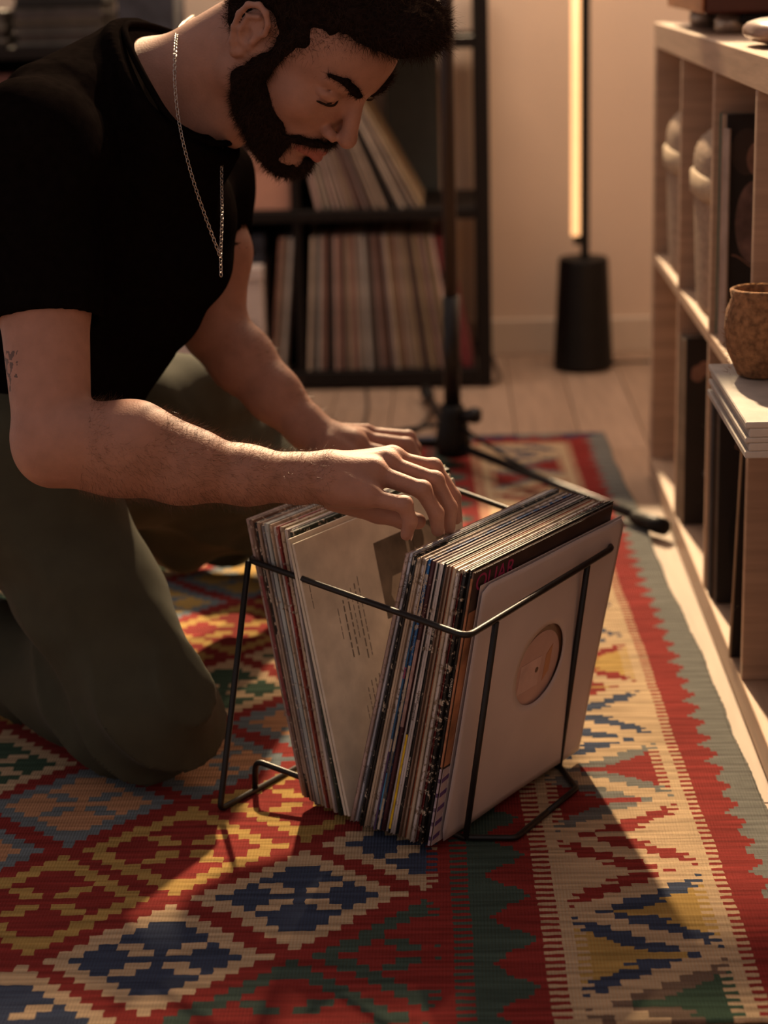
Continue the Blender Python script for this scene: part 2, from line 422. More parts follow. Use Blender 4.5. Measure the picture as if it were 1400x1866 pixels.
# portrait cover facing the camera
ob, se, xo = l1
CYF = sY(se) - .0052
cov = tag(obj('record_sleeve', frame_box(Vector((SX + .010, CYF + .004, ZM + .001)), Vector((.315, 0, 0)), Vector((0, 0, .318)), Vector((0, -.004, 0)), .0005), DARK, None, origin=(SX + .17, CYF, ZM + .001)), 'black record sleeve with a dim portrait photo in the third upper cube', 'record')
SK = mat('print_dim_skin', (.26, .14, .10), .5, var=.4, scale=30); SK2 = mat('print_dim_cloth', (.17, .10, .085), .5, var=.5, scale=35); 
X_, Z_ = Vector((1, 0, 0)), Vector((0, 0, 1)); yn = Vector((0, -1, 0))
for cx, cz, r, ry, m in ((.018, .268, .022, .032, mat('print_hair', (.05, .03, .024), .5)), (.034, .258, .016, .024, SK), (.030, .17, .026, .058, SK2), (.062, .15, .022, .055, SK2)):
    obj('portrait_print', disc_bm((SX + .010 + cx + .01, CYF - .0002, ZM + cz), X_, Z_, yn, r, .0002 + .0001 * cx, 32, ry=ry), m, cov)
obj('hem_print', tube_bm([(SX + .02 + .006 * k, CYF - .0006, ZM + .115 + .010 * math.cos(k * .5)) for k in range(13)], .0012, 5), SK, cov)
tealk = tag(obj('record_sleeve', frame_box(Vector((SX + .004, CYF - .0055, ZM + .001)), Vector((.007, -.012, 0)), Vector((0, 0, .30)), Vector((.002, .001, 0)), .0004), cmat('pale_plastic', (.42, .32, .26)), None), 'thin pale card edge leaning out of the third upper cube', 'card')
tealk.hide_render = False
l2 = shelf_pack(s_l[0] + T2 + .003, 12, ZB, [DK[2], DK[1], DK[0], DK[3], DK[1]], 'in the second lower cube', x0=.006)
CY2 = sY(l2[1]) - .0052
cov2 = tag(obj('record_sleeve', frame_box(Vector((SX + .008, CY2 + .004, ZB + .001)), Vector((.315, 0, 0)), Vector((0, 0, .318)), Vector((0, -.004, 0)), .0005), DARK, None, origin=(SX + .17, CY2, ZB + .001)), 'black record sleeve with a pale floral photo at its top in the second lower cube', 'record')
for q in range(6): obj('flower_print', disc_bm((SX + .024 + R.uniform(0, .045), CY2 - .0002, ZB + .285 - R.uniform(0, .03)), X_, Z_, yn, R.uniform(.007, .013), .0003 + q * .0001, 16), SK, cov2)
obj('sticker', disc_bm((SX + .05, CY2 - .0002, ZB + .09), X_, Z_, yn, .012, .0004, 4, ry=.018), mat('sticker_blue', (.13, .13, .15), .5), cov2)
l3 = shelf_pack(s_l[1] + T2 + .003, 16, ZB, [DK[2], DK[0], DK[1], DK[6], DK[3]], 'in the third lower cube', x0=.006)
CY3 = sY(l3[1]) - .0052
cov3 = tag(obj('record_sleeve', frame_box(Vector((SX + .008, CY3 + .004, ZB + .001)), Vector((.315, 0, 0)), Vector((0, 0, .318)), Vector((0, -.004, 0)), .0005), DARK, None, origin=(SX + .17, CY3, ZB + .001)), 'black record sleeve with a drawn looping cord and round shape in the third lower cube', 'record')
cordp = [(.055, .312), (.04, .29), (.024, .262), (.02, .238), (.032, .232), (.05, .243), (.065, .252), (.09, .25)]
obj('cord_print', tube_bm([(SX + .012 + a, CY3 - .0006, ZB + b) for a, b in cordp], .0013, 6), SK, cov3)
obj('round_print', disc_bm((SX + .085, CY3 - .0002, ZB + .10), X_, Z_, yn, .062, .0003, 48, ry=.09), mat('print_black', (.004, .003, .003), .5), cov3)
# sleeve leaning in front of the third lower cube
ly = sY(s_l[2]) + .075
lean = obj('record_sleeve', frame_box(Vector((SX - .002, ly + .0, ZB + .001)), Vector((.315, 0, 0)), Vector((0, -.060, .309)), Vector((0, -.006, -.0012)), .0006), [DARK], None)
tag(lean, 'black record sleeve with a worn tan spine leaning on the third divider', 'record')
obj('spine', frame_box(Vector((SX - .0035, ly + .0005, ZB + .001)), Vector((.0018, 0, 0)), Vector((0, -.060, .309)), Vector((0, -.007, -.0012)), .0003), cmat('worn_tan', (.36, .25, .16)), lean)
orl = sleeve_box('record_sleeve', 'orange-brown record sleeve beside the leaning black sleeve', Vector((SX + .03, sY(s_l[2]) + .012, ZB + .001)), Vector((.315, 0, 0)), Vector((0, 0, .315)), Vector((0, -.004, 0)), cmat('burnt_orange', (.40, .13, .03)))

# near cube: stack of white-edged records with a woven coconut pot
psp = pX(1340, 655, SX)
zz = ZM + .001; WHITE = cmat('book_white', (.52, .47, .42))
s0k = s_l[2] + T2 + .02
for i in range(5):
    th = [.008, .009, .006, .010, .007][i]
    bk = tag(obj('record_sleeve', box_bm((SX - .055 + .004 * (i % 2), sY(s0k + .32), zz), (SX + .26, sY(s0k) - .005 * (i % 3), zz + th), .0012), [WHITE, WHITE][0], None, origin=(SX + .1, sY(s0k + .16), zz)), 'white boxed record lying flat, %s from the bottom of the near cube stack' % ORD[i], 'record', 'white records lying in the near cube')
    zz += th + .0002
POTM = mat('coir', (.30, .15, .07), .95, var=.5, scale=120, bump=1.0, bscale=220)
pc = Vector((SX - .004, sY(s0k) - .085, zz))
pot = thing('coir_pot', 'brown coconut fibre pot standing on the stack of white records', 'pot', pc)
prof = [(.018, 0), (.028, .003), (.042, .03), (.046, .055), (.044, .075), (.038, .088), (.040, .098), (.036, .1), (.033, .09), (.036, .06), (.02, .02)]
obj('bowl', lathe_bm([(r * .95, z * 1.08) for r, z in prof], pc, 28), POTM, pot, True)
v_, f_ = [], []
for i in range(900):
    a = R.uniform(0, 6.28); z = R.uniform(.004, .104); r = .045 if .03 < z < .08 else .04
    p = pc + Vector((math.cos(a) * r * .95, math.sin(a) * r * .95, z)); d = Vector((math.cos(a) + R.uniform(-1, 1), math.sin(a) + R.uniform(-1, 1), R.uniform(-.6, 1.2))).normalized() * R.uniform(.004, .011)
    w = Vector((R.uniform(-1, 1), R.uniform(-1, 1), R.uniform(-1, 1))).normalized() * .0003
    k = len(v_); v_ += [p - w, p + w, p + d]; f_.append((k, k + 1, k + 2))
tag(obj('loose_fibre', (v_, f_), POTM, pot), kind='stuff')

# things on top of the unit
ZT = HT + .001
tt = thing('turntable', 'orange-brown wooden turntable plinth on black feet on top of the shelving unit', 'turntable', (SX + .2, sY(.35), ZT))
PLW = mat('plinth_wood', (.36, .15, .06), .45, var=.2, scale=6, stretch=(2, 2, 16)); PLD = mat('plinth_front', (.085, .022, .012), .4, var=.2, scale=8)
obj('plinth', box_bm((SX + .010, sY(.62), ZT + .030), (SX + .36, sY(.16), ZT + .108), .004), PLD, tt)
obj('side_veneer', box_bm((SX + .006, sY(.622), ZT + .031), (SX + .0098, sY(.158), ZT + .107), .001), PLW, tt)
obj('base_pan', box_bm((SX + .07, sY(.60), ZT + .012), (SX + .34, sY(.18), ZT + .0298), .003), BLK, tt)
for fx, fs in ((.05, .24), (.05, .56), (.31, .24), (.31, .56)):
    obj('foot', lathe_bm([(.022, 0), (.026, .004), (.026, .020), (.018, .0295)], (SX + fx + .01, sY(fs), ZT), 24), mat('foot_metal', (.45, .36, .28), .35, .7), tt, True)
def pillow(name, label, cat, c, s, m, e=2.6, parent=None):
    bm = bmesh.new(); bmesh.ops.create_uvsphere(bm, u_segments=36, v_segments=18, radius=1)
    for v in bm.verts:
        x, y, z = v.co; k = (abs(x) ** e + abs(y) ** e + abs(z) ** e) ** (-1 / e); nz = noise.noise(v.co * 3) * .04
        v.co = Vector((c[0] + x * k * s[0] * (1 + nz), c[1] + y * k * s[1] * (1 + nz), c[2] + z * k * s[2] * (1 + nz)))
    return tag(obj(name, bm, m, None, True, origin=(c[0], c[1], c[2] - s[2])), label, cat)
pillow('folded_pouch', 'brown satin folded pouch lying near the front edge of the shelving unit', 'pouch', (SX + .075, sY(1.02), ZT + .019), (.062, .10, .018), mat('satin_brown', (.34, .22, .16), .3, var=.2, scale=20, bump=.3, bscale=60))
pillow('folded_cloth', 'grey folded cloth lying on the brown pouch', 'cloth', (SX + .11, sY(1.02), ZT + .050), (.06, .08, .0125), mat('grey_cloth', (.26, .21, .17), .8, var=.2))
cb = thing('cable_plug', 'small black plug with a metal ring lying in front of the brown pouch', 'plug', (SX + .05, sY(1.22), ZT))
obj('plug_body', tube_bm([(SX + .030, sY(1.20), ZT + .006), (SX + .055, sY(1.205), ZT + .006)], .0055, 12), BLKM, cb, True)
obj('metal_ring', tube_bm([(SX + .022, sY(1.198), ZT + .006), (SX + .0298, sY(1.20), ZT + .006)], .0038, 12), SILVER, cb, True)
obj('cable', tube_bm([(SX + .0552, sY(1.205), ZT + .006), (SX + .09, sY(1.215), ZT + .004), (SX + .2, sY(1.19), ZT + .004)], .0028, 8), BLK, cb, True)

# ------------------------------------------------------------------ black rack at the back with records
RY0, RY1 = 4.43, 4.79
rk = thing('record_shelving', 'black open shelving full of records against the back wall', 'shelving', (-.5, 4.6, 0))
XR = .086; XL = -1.5
def rb(name, x0, x1, z0, z1, y0=RY0, y1=RY1): return obj(name, box_bm((x0, y0, z0), (x1, y1, z1), .0015), RACKM, rk)
ZS = [.004, .418, .80]
rb('shelf', XL, XR - .034, ZS[0], ZS[0] + .036); rb('shelf', XL, XR - .034, ZS[1] - .026, ZS[1]); rb('shelf', XL, XR - .034, ZS[2] - .026, ZS[2])
for y0, y1 in ((RY0 - .002, RY0 + .03), (RY1 - .03, RY1)): rb('post', XR - .0335, XR, .001, .93, y0, y1)
for z in ZS[1:]: rb('side_rail', XR - .030, XR - .004, z - .024, z - .002, RY0 + .0305, RY1 - .0305)
for xd in (-.371, -.775, -1.2):
    rb('divider', xd, xd + .018, ZS[0] + .0365, ZS[1] - .0265, RY0 + .004); rb('divider', xd, xd + .018, ZS[1] + .0005, ZS[2] - .0265, RY0 + .004)
obj('back_panel', box_bm((XL, RY1 + .001, .05), (-.372, RY1 + .006, .80)), RACKM, rk)

RC_ = [('cream', (.48, .36, .25)), ('tan', (.36, .24, .155)), ('brown', (.13, .07, .05)), ('mauve', (.27, .16, .14)), ('grey', (.24, .20, .17)), ('ivory', (.56, .45, .33)), ('dusty pink', (.46, .27, .215)), ('dark brown', (.055, .03, .024)), ('ochre', (.32, .21, .09)), ('charcoal', (.06, .05, .045)), ('pale grey', (.38, .33, .28)), ('rust', (.24, .09, .05))]
RC = [(k, tuple(v * .62 + sum(c) / 3 * .38 * (1.0, .97, .95)[i] for i, v in enumerate(c))) for k, c in RC_]
def rack_pack(x, z, xend, lean_fn, where, group, last_red=False, dy=0):
    i = 0
    while x < xend:
        th = R.uniform(.0045, .010); c = R.choice(RC); f = (x + .24) / .3
        if last_red and x > xend - .035: c = ('crimson', (.17, .03, .035))
        L = lean_fn(x); h = .315
        o = Vector((x, RY0 + .012 + dy + R.uniform(-.004, .01), z + .001 + (math.sin(max(L, 0)) * 0)))
        ob = sleeve_box('record_sleeve', '%s record, %s from the left %s' % (c[0], ORD[i], where), o, Vector((0, .315, 0)), Vector((math.sin(L) * h, 0, math.cos(L) * h)), Vector((th, 0, 0)), mat('rack_card_' + c[0], c[1], .6, var=.25, scale=20), group)
        x += (th / math.cos(L) + .0005) / (1 - min(.6, .33 * abs(lean_fn(x + .01) - L) / .01)); i += 1
    return x
x = rack_pack(-.435, ZS[0] + .037, -.400, lambda x: .10, 'left of the lowest divider', 'records left of the divider')
x = rack_pack(-.348, ZS[0] + .037, .038, lambda x: (.06 - (x + .35) / .37 * .24) if x < .005 else -.20, 'on the lowest black shelf', 'records on the lowest black shelf', True)
x = rack_pack(-.315, ZS[1], -.075, lambda x: -.20 - (x + .315) * 1.25, 'on the middle black shelf', 'records on the middle black shelf')
bx_ = obj('slate_board', frame_box(Vector((-.16, RY0 + .335, ZS[1] + .001)), Vector((.13, 0, 0)), Vector((0, 0, .345)), Vector((0, .012, 0)), .002), mat('slate', (.045, .055, .055), .6)); tag(bx_, 'slate grey board standing behind the leaning records on the middle black shelf', 'board')
def lidbox(name, label, cat, lo, hi, m, lid=.03):
    t = thing(name, label, cat, ((lo[0] + hi[0]) / 2, (lo[1] + hi[1]) / 2, lo[2]))
    obj('box_body', box_bm(lo, (hi[0], hi[1], hi[2] - lid), .002), m, t)
    obj('lid', box_bm((lo[0] - .002, lo[1] - .003, hi[2] - lid + .0004), (hi[0] + .002, hi[1] + .002, hi[2]), .002), m, t)
lidbox('storage_box', 'salmon pink storage box on the middle black shelf behind the chin', 'box', (-.60, RY0 + .02, ZS[1] + .001), (-.374, RY0 + .32, ZS[1] + .13), mat('salmon_card', (.52, .27, .19), .6, var=.06))
lidbox('storage_box', 'white storage box on the lowest black shelf behind the far arm', 'box', (-.72, RY0 - .035, ZS[0] + .037), (-.445, RY0 + .30, ZS[0] + .292), mat('white_card', (.56, .47, .43), .6, var=.05))
lidbox('storage_box', 'navy storage box on the white box in the black shelving', 'box', (-.70, RY0 + .01, ZS[0] + .293), (-.44, RY0 + .30, ZS[0] + .360), mat('navy_card', (.012, .013, .022), .6))
lidbox('storage_box', 'dark red storage box under the top-left shelf of the black rack', 'box', (-1.12, RY0 + .02, ZS[1] + .001), (-1.0, RY0 + .3, ZS[2] - .06), mat('dark_red_card', (.12, .045, .035), .6))
def magstack(x0, x1, z1, where, n):
    z = ZS[2] + .001; i = 0
    while z < z1 and i < n:
        th = R.uniform(.006, .014); c = R.choice(RC[:7] + RC[8:]); dx = R.uniform(-.008, .008)
        tag(obj('magazine', box_bm((x0 + dx, RY0 + .01 + R.uniform(0, .02), z), (x1 + dx, RY0 + .24, z + th), .001), mat('mag_' + c[0], [v * .16 for v in c[1]], .5, var=.3, scale=30), None, origin=((x0 + x1) / 2, RY0 + .1, z)), '%s magazine, %s from the bottom of %s' % (c[0], ORD[i], where), 'magazine', 'magazines on the top black shelf')
        z += th + .0004; i += 1
magstack(-.985, -.785, .955, 'the wide stack on the top black shelf', 14); magstack(-1.16, -1.01, .90, 'the low leftmost stack on the top shelf', 8)
tag(obj('dark_box', box_bm((-.75, RY0 + .02, ZS[2] + .001), (-.62, RY0 + .2, .95), .004), mat('dark_slate', (.035, .035, .045), .6, var=.5, scale=20)), 'dark slate box beside the magazines on the top black shelf', 'box')

# ------------------------------------------------------------------ floor lamp
LY = 4.56; lc = pz(1063, 668, 0); lc = Vector((lc.x, lc.y, 0))
lamp = thing('floor_lamp', 'black floor lamp with a glowing vertical tube and tapered base by the back wall', 'lamp', lc)
obj('base', lathe_bm([(.066, .001), (.0725, .004), (.0725, .012), (.0600, .262), (.057, .268)], lc, 48), BLK, lamp, True).data.polygons.foreach_set('use_smooth', [True] * 0 or [False] * (48 * 4 + 2))
obj('pole', box_bm((lc.x - .007, lc.y - .012, .266), (lc.x + .0135, lc.y + .012, 1.5), .002), BLK, lamp)
GL = mat('warm_tube_glow', (1, .75, .5), .5, emit=((1, .50, .20), 1.6))
obj('light_tube', tube_bm([(lc.x - .0195, lc.y - .006, .322), (lc.x - .0195, lc.y - .006, 1.48)], [.0105] * 2, 16), GL, lamp, True)
obj('tube_bracket', box_bm((lc.x - .024, lc.y - .008, .300), (lc.x - .007, lc.y + .004, .320), .002), BLK, lamp)
tag(obj('lamp_cable', tube_bm([lc + Vector((.071, .01, .006)), lc + Vector((.13, .03, .004)), lc + Vector((.25, .02, .004)), lc + Vector((.4, .05, .004))], .003, 8), BLK), 'thin black cable running right from the floor lamp', 'cable')
def cable(pts, label, r=.003):
    P = [pz(x, y, .0035) for x, y in pts]
    tag(obj('cable', tube_bm(smooth_path(P, .15, 8), r, 8), mat('cable_grey', (.07, .05, .04), .5), None, True), label, 'cable')
cable([(668, 705), (672, 745), (660, 790)], 'thin dark cable running down the floor from the black shelving')
cable([(815, 735), (790, 745), (770, 775), (745, 790)], 'grey cable curling on the floor beside the stand pole', .0045)
cable([(893, 700), (915, 690), (905, 665), (893, 640)], 'thin cable loop on the floor at the foot of the black shelving')

# ------------------------------------------------------------------ tripod stand
h0 = pz(838, 850, 0); h0 = Vector((h0.x, h0.y, 0))
st = thing('tripod_stand', 'black tripod stand with a tall pole on the rug behind the crate', 'stand', h0)
top = pY(803, 0, h0.y); ax = Vector((h0.x - .012, h0.y, .0))
obj('pole', tube_bm([(ax.x, ax.y, .10), (ax.x, ax.y, 1.45)], .0135, 16), mat('brown_black', (.03, .016, .011), .4), st, True)
obj('pole_sleeve', tube_bm([(ax.x, ax.y, .12), (ax.x, ax.y, .34)], .0165, 16), BLKM, st, True)
obj('hub', lathe_bm([(.020, .02), (.032, .024), (.036, .05), (.030, .085), (.024, .11), (.022, .125)], ax, 24), BLK, st, True)
obj('clamp_knob', tube_bm([(ax.x + .015, ax.y - .012, .105), (ax.x + .045, ax.y - .02, .108), (ax.x + .055, ax.y - .022, .108)], [.010, .017, .012], 16), BLKM, st, True)
for (ex, ey) in ((1205, 958), None, None)[:1]:
    e = pz(ex, ey, .012)
e1 = pz(1208, 962, .016); dirs = [(e1 - Vector((ax.x, ax.y, .016)))]
for k in (1, 2):
    d = Matrix.Rotation(math.radians(150 if k == 1 else 215), 3, 'Z') @ dirs[0]; dirs.append(d)
for d in dirs:
    a = Vector((ax.x, ax.y, .045)) + d.normalized() * .03; b = Vector((ax.x, ax.y, .018)) + d
    lg = obj('leg', tube_bm([a, b], .0085, 10), BLKM, st, True)
    obj('rubber_foot', tube_bm([b - d.normalized() * .075, b - d.normalized() * .02, b + d.normalized() * .005], [.012, .0155, .015], 14), BLK, lg, True)
    obj('brace', tube_bm([Vector((ax.x, ax.y, .085)) + d.normalized() * .025, a + (b - a) * .38 + Vector((0, 0, .004))], .004, 8), BLKM, st, True)

# ------------------------------------------------------------------ wire record rack on the rug
AZ = .9878
Vv = Vector((math.cos(AZ), math.sin(AZ), 0)); Nn = Vector((math.sin(AZ), -math.cos(AZ), 0)); Uz = Vector((0, 0, 1))
ZR = .297; wr_ = .0037; z0r = .009
A_, B_, C_, D_ = pz(453, 1020, ZR), pz(851, 1160, ZR), pz(1119, 997, ZR), pz(806, 884, .286)
F1 = pz(401, 1475, z0r); vd = (C_ - B_).normalized()
F2 = F1 + (D_ - A_) * .93
wrk = thing('record_rack', 'black wire record rack standing on the rug full of records', 'rack', ((A_ + C_) / 2).xy.to_3d())
def wire(name, P, rad=.010, closed=False): return obj(name, tube_bm(smooth_path(P, rad, 5, closed), wr_, 10, closed), BLKM, wrk, True)
wire('top_frame', [A_, B_, C_, D_], .014, True)
wire('leg', [A_ + Vector((0, 0, -.002)), F1, F1 + (F2 - F1) * .5], .008); wire('leg', [D_ + Vector((0, 0, -.002)), F2, F1 + (F2 - F1) * .505], .008)
r1b, r1t = pz(905, 1134, ZR - .002), None
g1, g2 = pz(845, 1525, z0r) + Nn * .003, pz(1004, 1392, z0r) + Nn * .012
l1_, l2_ = pz(940, 1527, z0r), pz(1051, 1436, z0r)
wire('front_rod', [pz(904, 1134, ZR - .003), g1, l1_, (l1_ + l2_) / 2], .006); wire('front_rod', [pz(1071, 1030, ZR - .003), g2, l2_, (l1_ + l2_) / 2], .006)
ra = pz(465, 1437, z0r); rt_ = Vector((ra.x, ra.y, 0)) + Vector((.002, .0, .046)); 
wire('base_rod', [ra, rt_, g1 + Vector((0, 0, -.001))], .012)
wire('base_rod', [ra + (F2 - F1) * .62, rt_ + (F2 - F1) * .62, g2 + Vector((0, 0, -.001))], .012)

WRD = .306; HRD = .336
def lean_rec(bn, tn):
    """near bottom corner pixel, near top corner pixel -> (bottom point, up vector) with z of the bottom .02"""
    b = pz(bn[0], bn[1], .017)
    best = None
    for k in range(-60, 61):
        L = k * .01
        u = Nn * math.sin(L) + Uz * math.cos(L)
        for sh in (0, .01, .02):
            p = b + (u * math.sqrt(HRD ** 2 - sh ** 2) + Vv * sh)
            # project
            q = p - O0; dd = q.dot(fwd); X = 700 + CF * q.dot(right) / dd; Yp = 933 - CF * q.dot(upr) / dd
            e = (X - tn[0]) ** 2 + .3 * (Yp - tn[1]) ** 2
            if best is None or e < best[0]: best = (e, L, sh)
    L, sh = best[1:]
    return b, L, sh
KEY = {'Ro': lean_rec((782, 1542), (860, 1050)), 'Ri': lean_rec((640, 1495), (745, 1000)), 'Lo': lean_rec((548, 1452), (443, 925)), 'Li': lean_rec((626, 1487), (538, 968))}
PAPER = (.55, .46, .36)
WC = {'white': (.52, .47, .45), 'pinkish grey': (.38, .28, .25), 'blue-white': (.44, .45, .50), 'grey': (.20, .19, .20), 'black': (.010, .009, .009), 'cream': (.48, .38, .28), 'dark blue': (.02, .03, .07), 'bright blue': (.02, .12, .32),
      'plum': (.06, .02, .025), 'dark red': (.12, .012, .012), 'rust': (.28, .07, .03), 'tan': (.34, .25, .19), 'red': (.26, .04, .035), 'yellow': (.6, .38, .01), 'olive': (.20, .17, .03), 'teal-white': (.36, .40, .40), 'brown': (.16, .10, .075), 'dark green': (.02, .03, .02), 'sand': (.40, .31, .23)}
RP = ['pinkish grey', 'blue-white', 'grey', 'black', 'black', 'cream', 'sand', 'white', 'cream', 'dark blue', 'bright blue', 'plum', 'white', 'black', 'white', 'white', 'black', 'brown', 'tan', 'rust', 'cream', 'sand', 'white', 'dark red', 'black', 'black', 'brown']
LP_ = ['pinkish grey', 'brown', 'black', 'tan', 'brown', 'grey', 'teal-white', 'cream', 'white', 'red', 'cream', 'olive', 'white', 'black', 'dark green']
def crate_pack(K0, K1, cols, side, where, group, thin=.80):
    b0, L0, sh0 = K0; b1, L1, sh1 = K1; n = len(cols); out = []
    wts = [R.uniform(.6, 1.4) for _ in cols]; tot = sum(wts); acc = 0
    tot_th = abs((b1 - b0).dot(Nn))
    for i, c in enumerate(cols):
        f = acc / tot; fw = wts[i] / tot; acc += wts[i]
        b = b0.lerp(b1, f); L = L0 + (L1 - L0) * f; sh = sh0 + (sh1 - sh0) * f
        jz = R.uniform(-.0015, .0025); jv = R.uniform(-.004, .003)
        b = b + Vector((0, 0, jz)) + Vv * jv
        th = tot_th * fw * thin
        u = (Nn * math.sin(L) + Uz * math.cos(L)) * HRD + Vv * sh
        a = Vv * (WRD + (.022 if side < 0 else 0) + R.uniform(-.006, .003)); cc = Nn * th
        lum = sum(WC[c]) / 3
        sm = mat('spine_' + c + str(i % 3), WC[c], .5, var=.25, scale=45, stretch=(1, 1, .25), wear=((.50, .42, .33) if lum < .22 else (.24, .18, .13), 150, .55 + R.uniform(-.02, .07)), bump=.2, bscale=300)
        # thin sandwich: two boards pinched at the top plus a slightly proud rounded spine
        rec = thing('record_sleeve', None, 'record', b, group)
        rec['label'] = '%s record sleeve, %s %s' % ('worn ' + c, ORD[i], where)
        obj('cover', frame_box(b + Vv * .0012, a, u, cc, min(.0012, th * .3), 2), sm, rec)
        P = [b + cc * .5 + Vv * .0012 + u * (k / 8) for k in range(9)]
        bm = bmesh.new(); rings = []
        for q in range(13):
            p0 = b + u * (.003 + .994 * q / 12); w_ = .5 * th * (1 + .10 * R.uniform(-1, 1)); ring = []
            for m_ in range(7):
                an = math.pi * m_ / 6; ring.append(bm.verts.new(p0 + cc * .5 + Nn * (math.cos(an) * w_) - Vv * (math.sin(an) * min(.0016, th * .5)) + Vv * .0016))
            rings.append(ring)
        for r0, r1 in zip(rings, rings[1:]):
            for m_ in range(6): bm.faces.new((r0[m_], r0[m_ + 1], r1[m_ + 1], r1[m_]))
            bm.faces.new((r0[6], r0[0], r1[0], r1[6]))
        bm.faces.new(rings[0]); bm.faces.new(rings[-1][::-1])
        obj('spine', bm, sm, rec, True)
        out.append((rec, b, u, a, cc, th, c, L))
    return out
RPK = crate_pack(KEY['Ri'], KEY['Ro'], RP, 1, "from the gap in the rack's front pack", 'records in the front pack')
LPK = crate_pack(KEY['Lo'], KEY['Li'], LP_, -1, "from the outer end of the rack's rear pack", 'records in the rear pack')
def spine_print(rc, f0, f1, col, nm='spine_print', wf=.8):
    rec, b, u, a, cc, th, c, L = rc
    obj(nm, frame_box(b + u * f0 + cc * (.5 - wf / 2) - Vv * .0004, u * (f1 - f0), cc * wf, Vv * .0008, .0002), mat('print_' + str(col), col, .5, var=.3, scale=120, wear=((.42, .36, .3), 200, .64)), rec)
def spine_text(rc, f0, txt, col, size=.0038, down=True):
    rec, b, u, a, cc, th, c, L = rc
    text_obj('spine_lettering', txt, mat('ink_' + str(col), col, .5, var=.05), rec, b + u * f0 + cc * (.80 if down else .2) * 1 - Vv * .0011, -u if down else u, -Nn if False else (-cc if not down else cc), size, .0001) if False else \
    text_obj('spine_lettering', txt, mat('ink_' + str(col), col, .5, var=.05), rec, b + u * f0 + cc * .22 - Vv * .0012, -u, cc, size, .0001)
inkw, inkd = (.55, .5, .42), (.02, .015, .012)
spine_text(RPK[1], .93, 'SOUL & STRINGS', inkd); spine_text(RPK[1], .22, 'IN CONCERT', inkd)
spine_print(RPK[8], .35, .80, (.02, .10, .22)); spine_print(RPK[8], .0, .3, (.08, .05, .12)); spine_text(RPK[8], .62, 'SUMMER', (.5, .05, .1))
spine_print(RPK[10], .0, .62, (.40, .34, .26)); spine_print(RPK[10], .12, .3, (.05, .09, .15)); spine_text(RPK[10], .93, 'A NAPOLEON', inkw)
spine_print(RPK[9], .08, .22, (.06, .22, .40)); spine_print(RPK[13], .02, .38, (.62, .40, .01), wf=.9); spine_print(RPK[11], .4, .72, (.32, .2, .18))
spine_text(RPK[16], .80, '10. MOLLY BY', inkw); spine_text(RPK[15], .55, 'CLASSICS', inkd); spine_text(RPK[16], .3, 'rise and be mine', inkw)
spine_text(RPK[25], .62, 'CHARLOTTE', inkw, .004); spine_text(RPK[14], .5, 'ORCHESTRA', inkd)
spine_print(RPK[26], .30, .98, (.38, .17, .09), wf=.95)
spine_print(RPK[26], -.0, .29, (.42, .34, .38), wf=1.0)
for k in range(5): spine_print(RPK[26], .02 + k * .055, .02 + k * .055 + .014, (.10, .05, .16), 'purple_stripe', 1.04)
spine_print(LPK[1], .3, .8, (.20, .05, .05)); spine_print(LPK[2], .1, .6, (.30, .22, .17)); spine_print(LPK[9], .05, .6, (.22, .05, .03)); spine_text(LPK[2], .85, 'the very best', inkw)
# last record of the front pack: dark cover with magenta lettering and purple-striped foot
rc = RPK[-1]; rec, b, u, a, cc, th, c, L = rc
nf = (a.cross(u)).normalized()
if nf.dot(Nn) < 0: nf = -nf
fb = b + cc + nf * .0002
obj('cover_print', frame_box(fb + Vv * .0015, a * .99, u, nf * .0006, .0002), mat('cover_dark_brown', (.035, .018, .014), .4, var=.3), rec)
text_obj('cover_lettering', 'QUAR', mat('magenta_ink', (.28, .02, .09), .5), rec, fb + nf * .0009 + Vv * .006 + u * .93, a, u, .028, .0002)
obj('photo_print', frame_box(fb + Vv * .002 + nf * .0006 + u * .30, a * .10, u * .56, nf * .0003, .0001), mat('photo_orange', (.36, .16, .08), .4, var=.5, scale=30), rec)
obj('paper_wrap', frame_box(fb + Vv * .0018 + nf * .0006 + u * .0, a * .3, u * .29, nf * .0008, .0002), mat('wrap_lilac', (.42, .34, .36), .6), rec)
for k in range(5): obj('purple_stripe', frame_box(fb + Vv * .0016 + nf * .0015 + u * (.02 + k * .055), a * .20 + u * .035, u * .016, nf * .0003, .0001), mat('wrap_purple', (.10, .05, .16), .6), rec)

# white card sleeve with a round hole, at the front
L = KEY['Ro'][1] + .005
uu = (Nn * math.sin(L) + Uz * math.cos(L)); nf = Vv.cross(uu); nf = nf if nf.dot(Nn) > 0 else -nf
bl = pz(812, 1526, .016) + Nn * .003
bl = bl - Vv * .014; b = bl; Wd, Hd = .311, .318
ws = thing('record_sleeve', 'plain white paper record sleeve with a round centre hole, front of the wire rack', 'record', b)
WP = mat('white_paper', (.52, .45, .45), .6, var=.06, scale=12, bump=.35, bscale=14, wear=((.40, .33, .31), 7, .66))
def bow(fx, fy):   # gentle bulge of the paper; returns offset along normal
    return .0025 * math.sin(math.pi * min(1, max(0, fx))) * math.sin(math.pi * min(1, max(0, fy))) + .0006 * math.sin(fx * 9 + fy * 5)
def wpt(fx, fy, off=0): return b + Vv * (Wd * fx) + uu * (Hd * fy) + nf * (bow(fx, fy) + off)
bm = bmesh.new(); NA, NR = 96, 14; hc = (.505, .545); hr = .0505
rings = []
